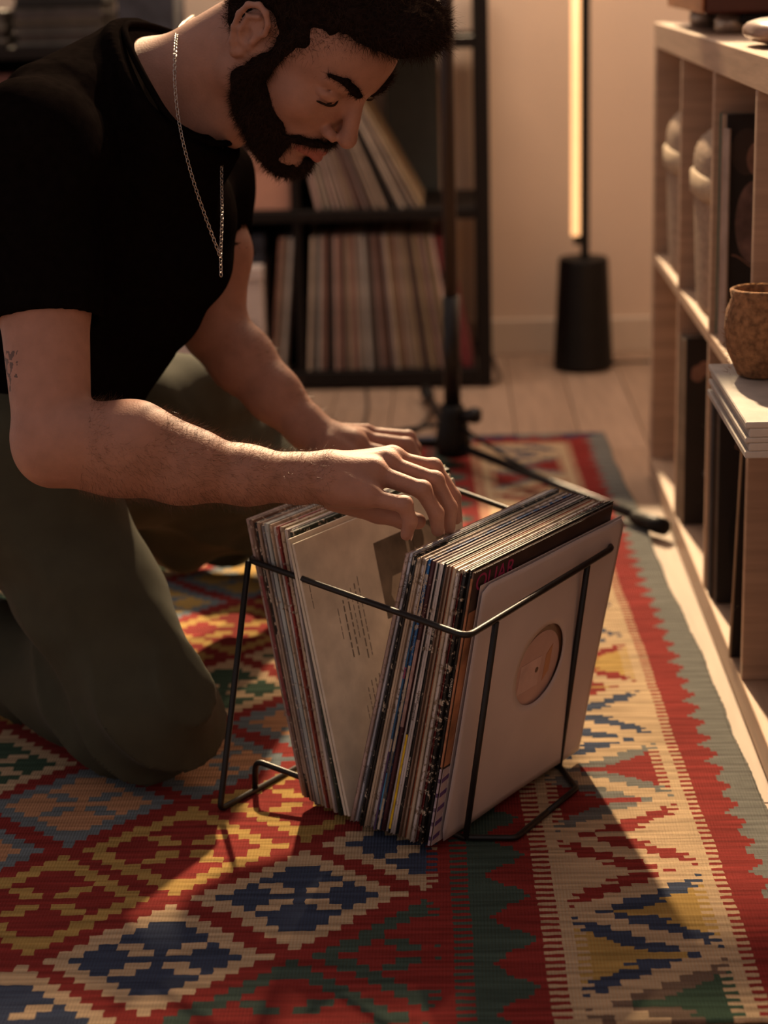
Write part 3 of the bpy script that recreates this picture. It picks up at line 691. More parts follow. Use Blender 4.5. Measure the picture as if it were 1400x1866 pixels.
for j in range(NR + 1):
    ring = []
    for k in range(NA):
        an = 2 * math.pi * k / NA; ca, sa = math.cos(an), math.sin(an)
        x1, y1 = hc[0] + ca * hr / Wd, hc[1] + sa * hr / Hd
        tx = ((1 - hc[0]) if ca > 0 else hc[0]) / max(abs(ca), 1e-6) * Wd; ty = ((1 - hc[1]) if sa > 0 else hc[1]) / max(abs(sa), 1e-6) * Hd
        tm = min(tx, ty); x2, y2 = hc[0] + ca * tm / Wd, hc[1] + sa * tm / Hd
        f = (j / NR)
        ring.append(bm.verts.new(wpt(x1 + (x2 - x1) * f, y1 + (y2 - y1) * f)))
    rings.append(ring)
for r0, r1 in zip(rings, rings[1:]):
    for k in range(NA): bm.faces.new((r0[k], r0[(k + 1) % NA], r1[(k + 1) % NA], r1[k]))
fp = obj('front_panel', bm, WP, ws, True); md = fp.modifiers.new('t', 'SOLIDIFY'); md.thickness = .0009; md.offset = 0
obj('back_panel', frame_box(b - nf * .0045, Vv * Wd, uu * Hd, nf * .0008, .0002), WP, ws)
hcp = b + Vv * (Wd * hc[0]) + uu * (Hd * hc[1])
obj('disc', disc_bm(hcp - nf * .0035 - uu * .004, Vv, uu, nf, .146, .0022, 72), mat('vinyl_brown', (.16, .085, .05), .3, var=.2), ws)
lab = obj('centre_label', disc_bm(hcp - nf * .0012 - uu * .008, Vv, uu, nf, .049, .0005, 56), mat('label_pink', (.46, .30, .27), .5, var=.08, scale=30), ws)
obj('label_patch', frame_box(hcp - nf * .0006 - uu * .030 - Vv * .038, Vv * .045, uu * .038, nf * .0002, .0001), mat('label_pale', (.52, .36, .34), .5), lab)
obj('label_patch', frame_box(hcp - nf * .0006 - uu * .028 + Vv * .018, Vv * .012 + uu * .01, uu * .034, nf * .0002, .0001), mat('label_tan', (.42, .20, .10), .5), lab)
obj('spindle_hole', disc_bm(hcp - nf * .0005 - uu * .008, Vv, uu, nf, .0036, .0003, 16), mat('hole_brown', (.10, .06, .04), .6), lab)

# cream sleeve facing the gap, with track list and photo
b0, L0, sh0 = KEY['Li']
WRD = .330
uu = (Nn * math.sin(L0 + .005) + Uz * math.cos(L0 + .005)); nf = Vv.cross(uu); nf = nf if nf.dot(Nn) > 0 else -nf
for idx, (off, lbl, hh) in enumerate(((.0012, 'cream record sleeve behind the track-list sleeve at the gap', .331), (.0060, 'cream record sleeve printed with a track list and a brown photo facing the gap', .326))):
    b = b0 + Nn * off + Vector((0, 0, .001))
    cs = thing('record_sleeve', lbl, 'record', b)
    obj('cover', frame_box(b + nf * 0, Vv * WRD, uu * hh, nf * .0035, .0006, 2), cmat('aged_cream', (.62, .56, .46), rough=.6), cs)
fb = b + nf * .00352
def onface(fx, fy): return fb + Vv * (WRD * fx) + uu * (hh * fy)
INK = mat('print_ink', (.10, .085, .065), .6, var=.05); PH = mat('photo_sepia', (.10, .075, .055), .5, var=.5, scale=28); PHL = mat('photo_light', (.30, .25, .19), .5, var=.3, scale=30)
obj('photo_print', frame_box(onface(.43, .60), Vv * .165, uu * .094, nf * .0002, .0001), PH, cs)
obj('photo_figure', disc_bm(onface(.74, .76) + nf * .0002, Vv, uu, nf, .026, .0002, 24, ry=.040), PHL, cs); obj('photo_figure', disc_bm(onface(.53, .68) + nf * .0002, Vv, uu, nf, .018, .0003, 6, ry=.024), PHL, cs)
obj('photo_figure', frame_box(onface(.62, .60) + nf * .0002, Vv * .006, uu * .09, nf * .0003, .0001), PHL, cs)
obj('photo_figure', disc_bm(onface(.70, .84) + nf * .0004, Vv, uu, nf, .012, .0002, 16, ry=.016), PH, cs)
for fx, f0, f1, wd in ((.035, .76, .87, .0008), (.16, .62, .72, .0009), (.195, .52, .74, .0018), (.225, .55, .76, .0018), (.25, .60, .77, .0009), (.275, .50, .78, .0016), (.30, .50, .80, .0010), (.24, .22, .40, .0009), (.265, .17, .42, .0012), (.29, .16, .42, .0014), (.315, .18, .43, .0014), (.34, .16, .44, .0010), (.215, .24, .34, .0008)):
    y = f1
    while y > f0:
        l_ = R.uniform(.012, .035)
        obj('printed_line', frame_box(onface(fx, y - l_) + nf * .00005, Vv * wd, uu * (l_ * hh), nf * .0002, 0), INK, cs)
        y -= l_ + R.uniform(.004, .010)

# ------------------------------------------------------------------ signed-distance modeller for the figure
def SP(f): return f
class Field:
    def __init__(self, h): self.P = []; self.h = h; self.post = None
    def _add(self, fn, lo, hi, k, op, grp): self.P.append((fn, np.array(lo) - k * 1.2 - .002, np.array(hi) + k * 1.2 + .002, k, op))
    def cone(self, a, b, ra, rb, k=.01, op='u', cut=None):
        a = np.array(a, float); b = np.array(b, float); ab = b - a; L2 = max(ab @ ab, 1e-12); m = max(ra, rb)
        def fn(p):
            t = np.clip(((p - a) @ ab) / L2, 0, 1)
            d = np.linalg.norm(p - a - t[..., None] * ab, axis=-1) - (ra + (rb - ra) * t)
            if cut is not None: d = np.maximum(d, (p - np.array(cut[0])) @ np.array(cut[1]))
            return d
        self._add(fn, np.minimum(a, b) - m, np.maximum(a, b) + m, k, op, None)
    def chain(self, pts, rs, k=.008, op='u'):
        for i in range(len(pts) - 1): self.cone(pts[i], pts[i + 1], rs[i], rs[i + 1], k, op)
    def ell(self, c, R3, r, k=.01, op='u'):
        c = np.array(c, float); R3 = np.array(R3, float); r = np.array(r, float)
        def fn(p):
            q = (p - c) @ R3.T
            k0 = np.linalg.norm(q / r, axis=-1); k1 = np.linalg.norm(q / (r * r), axis=-1)
            return k0 * (k0 - 1) / np.maximum(k1, 1e-9)
        e = np.abs(R3.T * r).sum(axis=1) + k * 2 + .006
        self._add(fn, c - e, c + e, k, op, None)
    def plane(self, p0, n, lo, hi, k=.004):       # remove the half space n.(p-p0)>0 inside a box
        p0 = np.array(p0); n = np.array(n)
        self._add(lambda p: -((p - p0) @ n), lo, hi, k, 'keepneg', None)
    def mesh(self, nb=28):
        h = self.h
        lo = np.min([p[1] for p in self.P if p[4] == 'u'], axis=0); hi = np.max([p[2] for p in self.P if p[4] == 'u'], axis=0)
        N = np.ceil((hi - lo) / h).astype(int) + 2
        keys, vs, quads = [], [], []
        dims = (N + 3)
        def key(i, j, k_): return ((i.astype(np.int64) * dims[1]) + j) * dims[2] + k_
        for bi in range(0, N[0], nb):
            for bj in range(0, N[1], nb):
                for bk in range(0, N[2], nb):
                    b0 = lo + np.array([bi, bj, bk]) * h; b1 = b0 + nb * h
                    pr = [p for p in self.P if np.all(p[1] <= b1 + 2 * h) and np.all(p[2] >= b0 - 2 * h)]
                    if not any(p[4] == 'u' for p in pr): continue
                    ax = [lo[q] + (np.arange(-1, nb + 1) + (bi, bj, bk)[q]) * h for q in range(3)]
                    G = np.stack(np.meshgrid(*ax, indexing='ij'), -1)
                    d = np.full(G.shape[:3], 1.0)
                    for fn, _, _, k, op in pr:
                        e = fn(G)
                        if op == 'u':
                            if k > 0:
                                hh = np.clip(.5 + .5 * (d - e) / k, 0, 1); d = d * (1 - hh) + e * hh - k * hh * (1 - hh)
                            else: d = np.minimum(d, e)
                        elif op == 's':
                            if k > 0:
                                hh = np.clip(.5 - .5 * (d + e) / k, 0, 1); d = d * (1 - hh) - e * hh + k * hh * (1 - hh)
                            else: d = np.maximum(d, -e)
                    if self.post is not None and (np.abs(d) < .03).any(): d = self.post(G, d)
                    ins = d < 0
                    if ins.all() or not ins.any(): continue
                    n1 = nb + 1
                    c = [ins[a:a + n1, b:b + n1, e:e + n1] for a in (0, 1) for b in (0, 1) for e in (0, 1)]
                    cnt = sum(x.astype(np.int8) for x in c); act = (cnt > 0) & (cnt < 8)
                    I, J, K = np.nonzero(act)
                    if not len(I): continue
                    acc = np.zeros((len(I), 3)); num = np.zeros(len(I))
                    offs = [(a, b, e) for a in (0, 1) for b in (0, 1) for e in (0, 1)]
                    for a in offs:
                        for q in range(3):
                            if a[q] == 1: continue
                            b = list(a); b[q] = 1
                            da = d[I + a[0], J + a[1], K + a[2]]; db = d[I + b[0], J + b[1], K + b[2]]
                            m = (da < 0) != (db < 0)
                            t = np.where(m, da / np.where(m, da - db, 1), 0)
                            pt = np.stack([np.full(len(I), a[w], float) if w != q else t for w in range(3)], -1)
                            acc += pt * m[:, None]; num += m
                    pos = acc / num[:, None]
                    gi, gj, gk = I + bi, J + bj, K + bk     # cell index shifted by +1 from -1
                    keys.append(key(gi, gj, gk)); vs.append(np.stack([ax[0][I], ax[1][J], ax[2][K]], -1) + pos * h)
                    # quads: edges whose base corner index in [0,nb)
                    for q in range(3):
                        o1 = [0, 0, 0]; o1[q] = 1
                        s0 = ins[1:nb + 1, 1:nb + 1, 1:nb + 1]
                        sl = tuple(slice(1 + o1[w], nb + 1 + o1[w]) for w in range(3))
                        # corner array has nb+2 entries -> index nb+1 valid
                        s1 = ins[sl]
                        m = s0 != s1
                        A, B, D = np.nonzero(m)
                        if not len(A): continue
                        fl = s0[A, B, D]
                        A = A + 1 + bi; B = B + 1 + bj; D = D + 1 + bk
                        u_, v_ = [(1, 2), (2, 0), (0, 1)][q]
                        idx = [A, B, D]
                        def kk(du, dv):
                            z = [x.copy() for x in idx]; z[u_] = z[u_] - du; z[v_] = z[v_] - dv
                            return key(*z)
                        Q = np.stack([kk(1, 1), kk(0, 1), kk(0, 0), kk(1, 0)], -1)
                        Q[~fl] = Q[~fl][:, ::-1]
                        quads.append(Q)
        keys = np.concatenate(keys); vs = np.concatenate(vs); quads = np.concatenate(quads)
        uk, ui = np.unique(keys, return_index=True)
        V = vs[ui]; qi = np.searchsorted(uk, quads); qi = np.minimum(qi, len(uk) - 1)
        ok = (uk[qi] == quads).all(axis=1)
        return V, qi[ok]
def np_mesh(name, V, Q, mats, parent, smooth=True):
    me = bpy.data.meshes.new(name); pp = np.array(parent.location) if parent else np.zeros(3)
    me.vertices.add(len(V)); me.vertices.foreach_set('co', (V - pp).astype(np.float32).ravel())
    me.loops.add(len(Q) * 4); me.loops.foreach_set('vertex_index', Q.astype(np.int32).ravel())
    me.polygons.add(len(Q)); me.polygons.foreach_set('loop_start', np.arange(0, len(Q) * 4, 4, dtype=np.int32)); 
    me.polygons.foreach_set('use_smooth', [smooth] * len(Q))
    me.update(calc_edges=True); me.validate()
    for m in (mats if isinstance(mats, list) else [mats]): me.materials.append(m)
    o = bpy.data.objects.new(name, me); C.objects.link(o)
    if parent: o.parent = parent
    return o
def relax(V, Q, it=2, lam=.5):
    E = np.concatenate([Q[:, [0, 1]], Q[:, [1, 2]], Q[:, [2, 3]], Q[:, [3, 0]]])
    for _ in range(it):
        s = np.zeros_like(V); c = np.zeros(len(V))
        np.add.at(s, E[:, 0], V[E[:, 1]]); np.add.at(s, E[:, 1], V[E[:, 0]]); np.add.at(c, E[:, 0], 1); np.add.at(c, E[:, 1], 1)
        V = V + lam * (s / np.maximum(c, 1)[:, None] - V)
    return V
def wav(p, f, ph=0.):
    """cheap smooth 3-D noise, about -1..1"""
    x, y, z = p[..., 0] * f, p[..., 1] * f, p[..., 2] * f
    return (np.sin(x + 1.7 * np.sin(y * .9 + ph) + ph) + np.sin(y * 1.1 + 1.6 * np.sin(z * .8 + 2 * ph)) + np.sin(z * 1.2 + 1.5 * np.sin(x * 1.05 + 3 + ph))) / 3
def strands(name, V, Nrm, parent, mt, n, L, wdt, bend, rs, bias=None, jit=.5):
    idx = rs.randint(0, len(V), n); P = V[idx] + rs.uniform(-.0008, .0008, (n, 3)); Nn_ = Nrm[idx]
    d = Nn_ + rs.normal(0, jit, (n, 3)) + (np.array(bias) if bias is not None else 0)
    d /= np.linalg.norm(d, axis=1)[:, None]
    l = rs.uniform(.5, 1, (n, 1)) * L
    side = np.cross(d, rs.normal(0, 1, (n, 3))); side /= np.linalg.norm(side, axis=1)[:, None]; side *= wdt
    cur = rs.normal(0, 1, (n, 3)) + (np.array(bend) if bend is not None else 0); cur *= l * .38
    p1 = P + d * l * .5 + cur * .25; p2 = P + d * l + cur
    P = P - Nn_ * .0006
    VV = np.stack([P - side, P + side, p1 - side * .7, p1 + side * .7, p2], 1).reshape(-1, 3) - np.array(man.location)
    b = np.arange(n)[:, None] * 5
    F = [tuple(x) for x in np.concatenate([b + np.array([[0, 1, 3, 2]])], 0)] + [tuple(x) for x in (b + np.array([[2, 3, 4]]))]
    me = bpy.data.meshes.new(name); me.from_pydata(VV.tolist(), [], F); me.materials.append(mt); me.update()
    o = bpy.data.objects.new(name, me); C.objects.link(o); o.parent = parent; tag(o, kind='stuff'); return o
def vnorm(V, Q):
    a = V[Q[:, 2]] - V[Q[:, 0]]; b = V[Q[:, 3]] - V[Q[:, 1]]; n = np.cross(a, b); out = np.zeros_like(V)
    for c in range(4): np.add.at(out, Q[:, c], n)
    return out / np.maximum(np.linalg.norm(out, axis=1), 1e-12)[:, None]

man = thing('person', 'kneeling bearded man in black t-shirt and olive trousers flipping through the records', 'person', (-.45, 2.45, 0))
# head frame: columns are face-forward, left, up
hz, hy, hx = -.625, .872, .041
Rz = np.array([[math.cos(hz), -math.sin(hz), 0], [math.sin(hz), math.cos(hz), 0], [0, 0, 1]])
Ry = np.array([[math.cos(hy), 0, math.sin(hy)], [0, 1, 0], [-math.sin(hy), 0, math.cos(hy)]])
Rx = np.array([[1, 0, 0], [0, math.cos(hx), -math.sin(hx)], [0, math.sin(hx), math.cos(hx)]])
HR = Rz @ Ry @ Rx; HO = np.array([-.1677, 2.249, .8832])
def H(f, s, u): return HO + HR @ np.array([f, -s, u])     # s>0 toward the camera (his right)
HM = HR.T.copy(); HM[1] *= 1
def rotl(ax, an):  # local rotation (head frame) by angle about local axis index
    c, s_ = math.cos(an), math.sin(an)
    m = {0: [[1, 0, 0], [0, c, -s_], [0, s_, c]], 1: [[c, 0, s_], [0, 1, 0], [-s_, 0, c]], 2: [[c, -s_, 0], [s_, c, 0], [0, 0, 1]]}[ax]
    return np.array(m)
S = Field(.0021)
sk = S
sk.ell(H(-.012, 0, .045), HM, (.099, .0755, .083), .02)
sk.ell(H(.040, 0, .048), HM, (.063, .064, .062), .02)
sk.ell(H(.040, 0, -.018), HM, (.060, .061, .072), .02)
for q in (1, -1):
    sk.ell(H(.060, q * .041, -.014), HM, (.026, .020, .022), .015)
    sk.cone(H(-.002, q * .060, -.01), H(-.004, q * .056, -.058), .018, .016, .015)
    sk.cone(H(-.004, q * .055, -.058), H(.078, q * .017, -.100), .017, .016, .018)
    sk.cone(H(.094, q * .008, .036), H(.077, q * .044, .036), .0095, .008, .010)
    sk.ell(H(.070, q * .058, .040), HM, (.012, .010, .02), .01, 's') if False else None
sk.ell(H(.084, 0, -.100), HM, (.020, .023, .018), .015)
sk.ell(H(.076, 0, -.066), HM, (.029, .034, .030), .014)
for q in (1, -1):
    sk.ell(H(.101, q * .033, .012), HM, (.017, .019, .0125), .009, 's')
sk.cone(H(.097, 0, .020), H(.120, 0, -.020), .0085, .0098, .010)
sk.ell(H(.1215, 0, -.0255), HM, (.0115, .0105, .0105), .006)
for q in (1, -1):
    sk.ell(H(.1065, q * .0135, -.0325), HM, (.0115, .0070, .0085), .005)
    sk.ell(H(.112, q * .0072, -.0415), HM, (.006, .0035, .004), .002, 's')
    # lids over the eyeball
    sk.ell(H(.0800, q * .0325, .0165), HM, (.0158, .0175, .0105), .003)
    sk.ell(H(.0785, q * .0325, .0040), HM, (.0135, .0155, .0075), .004)
    sk.chain([H(.0945, q * .0190, .0070), H(.0965, q * .032, .0078), H(.0885, q * .048, .0060)], [.0018, .0030, .0016], .0010, 's')
    sk.chain([H(.0965, q * .020, .0155), H(.0975, q * .033, .0185), H(.0885, q * .048, .0140)], [.0008, .0012, .0008], .0015, 's')
    sk.cone(H(.0905, q * .016, .0245), H(.083, q * .048, .0225), .0012, .0010, .003, 's')
    sk.cone(H(.112, q * .017, -.040), H(.086, q * .034, -.066), .0030, .0028, .008, 's')
# lips
for q in (1, -1):
    sk.cone(H(.1075, 0, -.0630), H(.0915, q * .0245, -.0690), .0060, .0038, .004)
    sk.cone(H(.1065, 0, -.0750), H(.0905, q * .0235, -.0715), .0070, .0044, .004)
    sk.cone(H(.1105, 0, -.0685), H(.088, q * .026, -.0700), .0010, .0010, .0015, 's')
sk.cone(H(.104, -.012, -.084), H(.104, .012, -.084), .004, .004, .006, 's')
sk.cone(H(.112, 0, -.046), H(.110, 0, -.056), .0022, .0022, .004, 's')
# ears
for q in (1, -1):
    def E_(f, s, u):
        return H(-.013 + f * 1.10, q * (.0755 + s), u * 1.10 + .004)
    sk.ell(E_(-.004, .004, .002), HM, (.0170, .0048, .0305), .004)
    ring = [(.008, .004, .004), (.013, .006, .016), (.011, .009, .028), (.002, .011, .035), (-.009, .012, .034), (-.0185, .013, .024), (-.0205, .013, .008), (-.017, .011, -.008), (-.010, .008, -.021), (-.002, .005, -.029), (.004, .004, -.024)]
    rr_ = [.0028, .0032, .0034, .0036, .0036, .0036, .0036, .0036, .0046, .0056, .0040]
    for a, b, r0, r1 in zip(ring, ring[1:], rr_, rr_[1:]): sk.cone(E_(*a), E_(*b), r0, r1, .003)
    for a, b in (((-.002, .009, .024), (-.012, .010, .014)), ((-.012, .010, .014), (-.011, .009, -.004)), ((-.011, .009, -.004), (-.004, .007, -.014))): sk.cone(E_(*a), E_(*b), .0032, .0032, .003)
    sk.ell(E_(-.001, .0105, -.002), HM, (.0070, .0065, .0095), .003, 's')
    sk.ell(E_(-.001, .0125, .012), HM, (.0075, .0040, .0040), .003, 's')
    sk.ell(E_(.007, .006, -.003), HM, (.0035, .0035, .006), .002)
# neck and hidden torso core
nb_ = np.array(pd(262, 205, 2.30)); 
sk.cone(H(-.035, 0, -.022), nb_, .058, .064, .030)
sk.cone(H(.02, 0, -.085), np.array(pd(350, 235, 2.27)), .030, .044, .03)
shR = np.array(pd(62, 275, 2.12)); shL = np.array(pd(376, 335, 2.56)); 
sk.cone(np.array(pd(300, 150, 2.34)), np.array(pd(165, 190, 2.26)), .052, .055, .05)
sk.cone(nb_, shR * .75 + nb_ * .25, .055, .04, .03); sk.cone(nb_, shL * .75 + nb_ * .25, .05, .04, .03)
chest = np.array(pd(215, 400, 2.36)); belly = np.array(pd(110, 660, 2.42))
sk.cone(nb_ + np.array([-.02, .0, -.05]), chest, .06, .09, .04); sk.cone(chest, belly, .09, .08, .03)
# right (near) arm
elR = np.array(pd(97, 808, 2.07)); wrR = np.array(pd(545, 868, 2.12))
arm0 = shR + (elR - shR) * .12
def P3(x, y, d): return np.array(pd(x, y, d))
sk.cone(shR, shR + (elR - shR) * .5, .044, .047, .02); sk.cone(shR + (elR - shR) * .5, elR + (shR - elR) * .06, .0495, .042, .02)
sk.cone(chest, shR, .06, .045, .03)
sk.ell(elR + np.array([-.004, -.0, -.004]), np.eye(3), (.038, .038, .040), .02)
sk.chain([P3(105, 815, 2.075), P3(215, 822, 2.085), P3(330, 850, 2.095), P3(450, 866, 2.11), P3(548, 872, 2.12)], [.042, .0475, .0395, .031, .0265], .015)
sk.chain([P3(140, 800, 2.06), P3(250, 800, 2.075), P3(360, 835, 2.09)], [.034, .036, .026], .02)
# right hand
def fing(pts, rs, k=.0035): S.chain([P3(*p) for p in pts], rs, k)
pk = [(672, 905, 2.110), (737, 920, 2.106), (748, 950, 2.112), (741, 974, 2.118)]
rg = [(682, 862, 2.128), (770, 893, 2.128), (795, 935, 2.134), (798, 966, 2.142)]
md_ = [(704, 846, 2.147), (793, 876, 2.150), (819, 924, 2.155), (818, 961, 2.162)]
ix = [(716, 838, 2.166), (790, 852, 2.178), (826, 905, 2.180), (831, 944, 2.184)]
th_ = [(610, 905, 2.150), (690, 932, 2.160), (738, 946, 2.158), (762, 950, 2.152)]
S.chain([P3(548, 872, 2.12), P3(600, 868, 2.128), P3(650, 870, 2.132)], [.0268, .027, .0235], .012)
for f_, r0 in ((pk, .0105), (rg, .0118), (md_, .0122), (ix, .0120)):
    base = (560 + (f_[0][0] - 560) * .35, 872 + (f_[0][1] - 872) * .35 - 1, 2.125 + (f_[0][2] - 2.13) * .5)
    S.chain([P3(*base), P3(*f_[0])], [.0200, r0 + .0018], .010)
S.ell(P3(640, 890, 2.128), np.eye(3), (.034, .028, .0205), .014)
fing(pk, [.0104, .0088, .0080, .0070]); fing(rg, [.0112, .0096, .0088, .0076]); fing(md_, [.0116, .0099, .0090, .0078]); fing(ix, [.0112, .0096, .0088, .0076])
S.chain([P3(*p) for p in th_], [.017, .0130, .0112, .0092], .006)
for f_ in (pk, rg, md_, ix):
    S.ell(P3(f_[1][0], f_[1][1] - 2, f_[1][2]), np.eye(3), (.0102, .010, .0100) if f_ is not pk else (.0093, .0092, .0092), .004)
    S.ell(P3(f_[0][0] + 4, f_[0][1] - 6, f_[0][2]), np.eye(3), (.0118, .0115, .0105), .007)
# tendons on the back of the hand
for f_ in (rg, md_, ix, pk): S.cone(P3(595, 852 + (f_[0][1] - 860) * .3, 2.115 + (f_[0][2] - 2.13) * .6), P3(f_[0][0] - 4, f_[0][1] - 16, f_[0][2] - .004), .0030, .0034, .012)
# left (far) arm
elL = P3(390, 598, 2.55); 
S.cone(shL, P3(396, 460, 2.54), .040, .043, .02); S.cone(P3(396, 460, 2.54), elL, .043, .041, .02); S.cone(chest, shL, .05, .04, .03)
S.chain([elL, P3(440, 655, 2.545), P3(500, 720, 2.53), P3(560, 780, 2.52), P3(590, 803, 2.515)], [.042, .0425, .035, .0265, .0255], .015)
S.chain([P3(590, 803, 2.515), P3(640, 812, 2.515)], [.026, .0235], .01)
LF = [[(668, 793, 2.565), (745, 797, 2.565), (757, 818, 2.56), (757, 845, 2.56)], [(664, 803, 2.54), (742, 811, 2.54), (757, 838, 2.54), (757, 865, 2.542)], [(652, 818, 2.515), (722, 832, 2.512), (738, 858, 2.515), (738, 882, 2.52)], [(640, 835, 2.495), (700, 852, 2.49), (714, 875, 2.495), (716, 896, 2.50)]]
for f_, r0 in zip(LF, (.0105, .0112, .0112, .0100)):
    S.chain([P3(598 + (f_[0][0] - 640) * .3, 806 + (f_[0][1] - 812) * .5, 2.515 + (f_[0][2] - 2.53) * .5), P3(*f_[0])], [.0195, r0 + .002], .010)
    fing(f_, [r0 + .0012, r0 - .001, r0 - .0018, r0 - .003])
    S.cone(P3(602, 795 + (f_[0][1] - 812) * .5, 2.505 + (f_[0][2] - 2.53) * .5), P3(f_[0][0], f_[0][1] - 12, f_[0][2] - .004), .0032, .0036, .012)
S.chain([P3(590, 825, 2.495), P3(640, 862, 2.485), P3(690, 884, 2.485), P3(715, 894, 2.488)], [.016, .0125, .011, .009], .006)
def skin_post(G, d):
    return d + .00035 * wav(G, 330.) * 0 + .0005 * wav(G, 140., 1.) * 0
def biggest(V, Q):
    lab = np.arange(len(V)); E = np.concatenate([Q[:, [0, 1]], Q[:, [1, 2]], Q[:, [2, 3]]])
    while True:
        m_ = np.minimum(lab[E[:, 0]], lab[E[:, 1]]); new = lab.copy(); np.minimum.at(new, lab[E[:, 0]], m_); np.minimum.at(new, lab[E[:, 1]], m_); new = new[new]; new = new[new]; new = np.minimum(new, lab); new = new[new]
        if (new == lab).all(): break
        lab = new
    u, c = np.unique(lab, return_counts=True); keep = lab == u[c.argmax()]
    idx = np.cumsum(keep) - 1; q = Q[keep[Q[:, 0]]]
    return V[keep], idx[q]
V, Q = S.mesh(); V, Q = biggest(V, Q); V = relax(V, Q, 1, .4)
nv = vnorm(V, Q)
body = np_mesh('body', V, Q, [SKIN, LIP], man)
qc = V[Q].mean(axis=1); lc_ = (qc - HO) @ HR; 
lips = ((np.abs(lc_[:, 2] + .069) < .0105 - np.abs(lc_[:, 1]) * .20) & (lc_[:, 0] > .086) & (np.abs(lc_[:, 1]) < .029))
tp = np.array(pd(6, 672, 2.02)); tr_ = (qc - tp) @ np.array(right); tu_ = (qc - tp) @ np.array(upr)
tat = (np.abs(tr_) < .010) & (np.abs(tu_) < .022) & (wav(qc, 420., 1.) > .18) & (np.linalg.norm(qc - tp, axis=1) < .06)
body.data.materials.append(mat('faded_tattoo', (.10, .055, .045), .6))
body.data.polygons.foreach_set('material_index', np.where(tat, 2, lips.astype(np.int32)).astype(np.int32))
# nails
for f_ in (pk, rg, md_, ix):
    p = P3(*f_[3]); a = (P3(*f_[3]) - P3(*f_[2])); a /= np.linalg.norm(a)
    out = np.array([.75, .1, .0]) if True else 0; out = out - a * (out @ a); out /= np.linalg.norm(out)
    bm = bmesh.new(); bmesh.ops.create_uvsphere(bm, u_segments=16, v_segments=10, radius=1)
    sd = np.cross(a, out)
    for v in bm.verts:
        v.co = Vector(p + out * (.0068 + v.co.z * .0008) + a * (v.co.x * .0056 + .001) + sd * v.co.y * .0042 - out * (v.co.y ** 2) * .0016)
    obj('finger_nail', bm, NAIL, man, True)
# eyes
EYEW = mat('eye_white', (.50, .42, .36), .2, var=.03, spec=.6); IRIS = mat('iris_brown', (.03, .012, .006), .15, var=.2, spec=.7)
for q in (1, -1):
    bm = bmesh.new(); bmesh.ops.create_uvsphere(bm, u_segments=24, v_segments=16, radius=.0122, matrix=Matrix.Translation(Vector(H(.0795, q * .0325, .0095))))
    ey = obj('eye', bm, EYEW, man, True)
    ed = np.array(H(.0795 + .0098, q * .0325, .0095 - .0055)); ez = (ed - H(.0795, q * .0325, .0095)); ez /= np.linalg.norm(ez); ex = np.cross(ez, [0, 0, 1.]); ex /= np.linalg.norm(ex); eyv = np.cross(ez, ex)
    obj('iris', disc_bm(Vector(ed), Vector(ex), Vector(eyv), Vector(ez), .0052, .0016, 24), IRIS, ey, True)
    lash = [H(.0905, q * .0205, .0062), H(.0955, q * .029, .0045), H(.0945, q * .038, .0035), H(.0885, q * .0465, .0035), H(.0850, q * .0505, .0028)]
    obj('eyelashes', tube_bm(smooth_path([p + HR @ np.array([.0008, 0, .0040]) for p in lash], .01, 4), [.0006] + [.0014] * (len(smooth_path(lash, .01, 4)) - 2) + [.0006], 6), STRAND, man, True)
    # brow
    BF = Field(.0018)
    BF.chain([H(.1020, q * .0110, .0310), H(.1005, q * .024, .0385), H(.0925, q * .038, .0460), H(.0790, q * .0540, .0435)], [.0044, .0050, .0044, .0022], .003)
    BF.post = lambda G, d: d + .0008 * wav(G, 900.)
    v2, q2 = BF.mesh(); n2 = vnorm(v2, q2)
    br = np_mesh('eyebrow', v2, q2, HAIRM, man)
    strands('brow_hairs', v2, n2, br, STRAND, 700, .007, .00018, HR @ np.array([0, -q * 1.2, .6]) , np.random.RandomState(4), HR @ np.array([0.2, -q * 1.0, .5]))
    br.children[0].location = (0, 0, 0)
# beard
B = Field(.0024)
for q in (1, -1):
    B.chain([H(.022, q * .0655, .012), H(.014, q * .0665, -.018), H(.010, q * .063, -.048), H(.030, q * .0505, -.076), H(.060, q * .034, -.098), H(.086, q * .012, -.112)], [.0075, .0115, .0170, .0190, .0175, .0165], .012)
    B.chain([H(.036, q * .052, -.046), H(.058, q * .040, -.066), H(.074, q * .029, -.082)], [.0130, .0125, .0125], .012)
    B.chain([H(.1095, q * .003, -.0520), H(.1030, q * .0160, -.0545), H(.0900, q * .0300, -.0610), H(.074, q * .0345, -.080)], [.0036, .0046, .0052, .0085], .004)
    B.cone(H(.014, q * .058, -.07), H(.07, q * .012, -.118), .013, .015, .012)
B.ell(H(.088, 0, -.106), HM, (.0185, .022, .0185), .010)
B.cone(H(.1035, -.006, -.0870), H(.1035, .006, -.0870), .0040, .0040, .004)
B.chain([H(.106, .0, -.083), H(.104, 0, -.094)], [.0030, .008], .004)
for q in (1, -1): B.cone(H(.1120, 0, -.0690), H(.0900, q * .0285, -.0705), .0088, .0066, .003, 's')
B.post = lambda G, d: d + .0012 * wav(G, 420.) + .0009 * wav(G, 900., 2.)
v2, q2 = B.mesh(); n2 = vnorm(v2, q2); beard = np_mesh('beard', v2, q2, HAIRM, man)
strands('beard_hairs', v2, n2, beard, STRAND, 26000, .0085, .00019, [0, 0, -.5], np.random.RandomState(5), HR @ np.array([.1, 0, -.6]), .6)
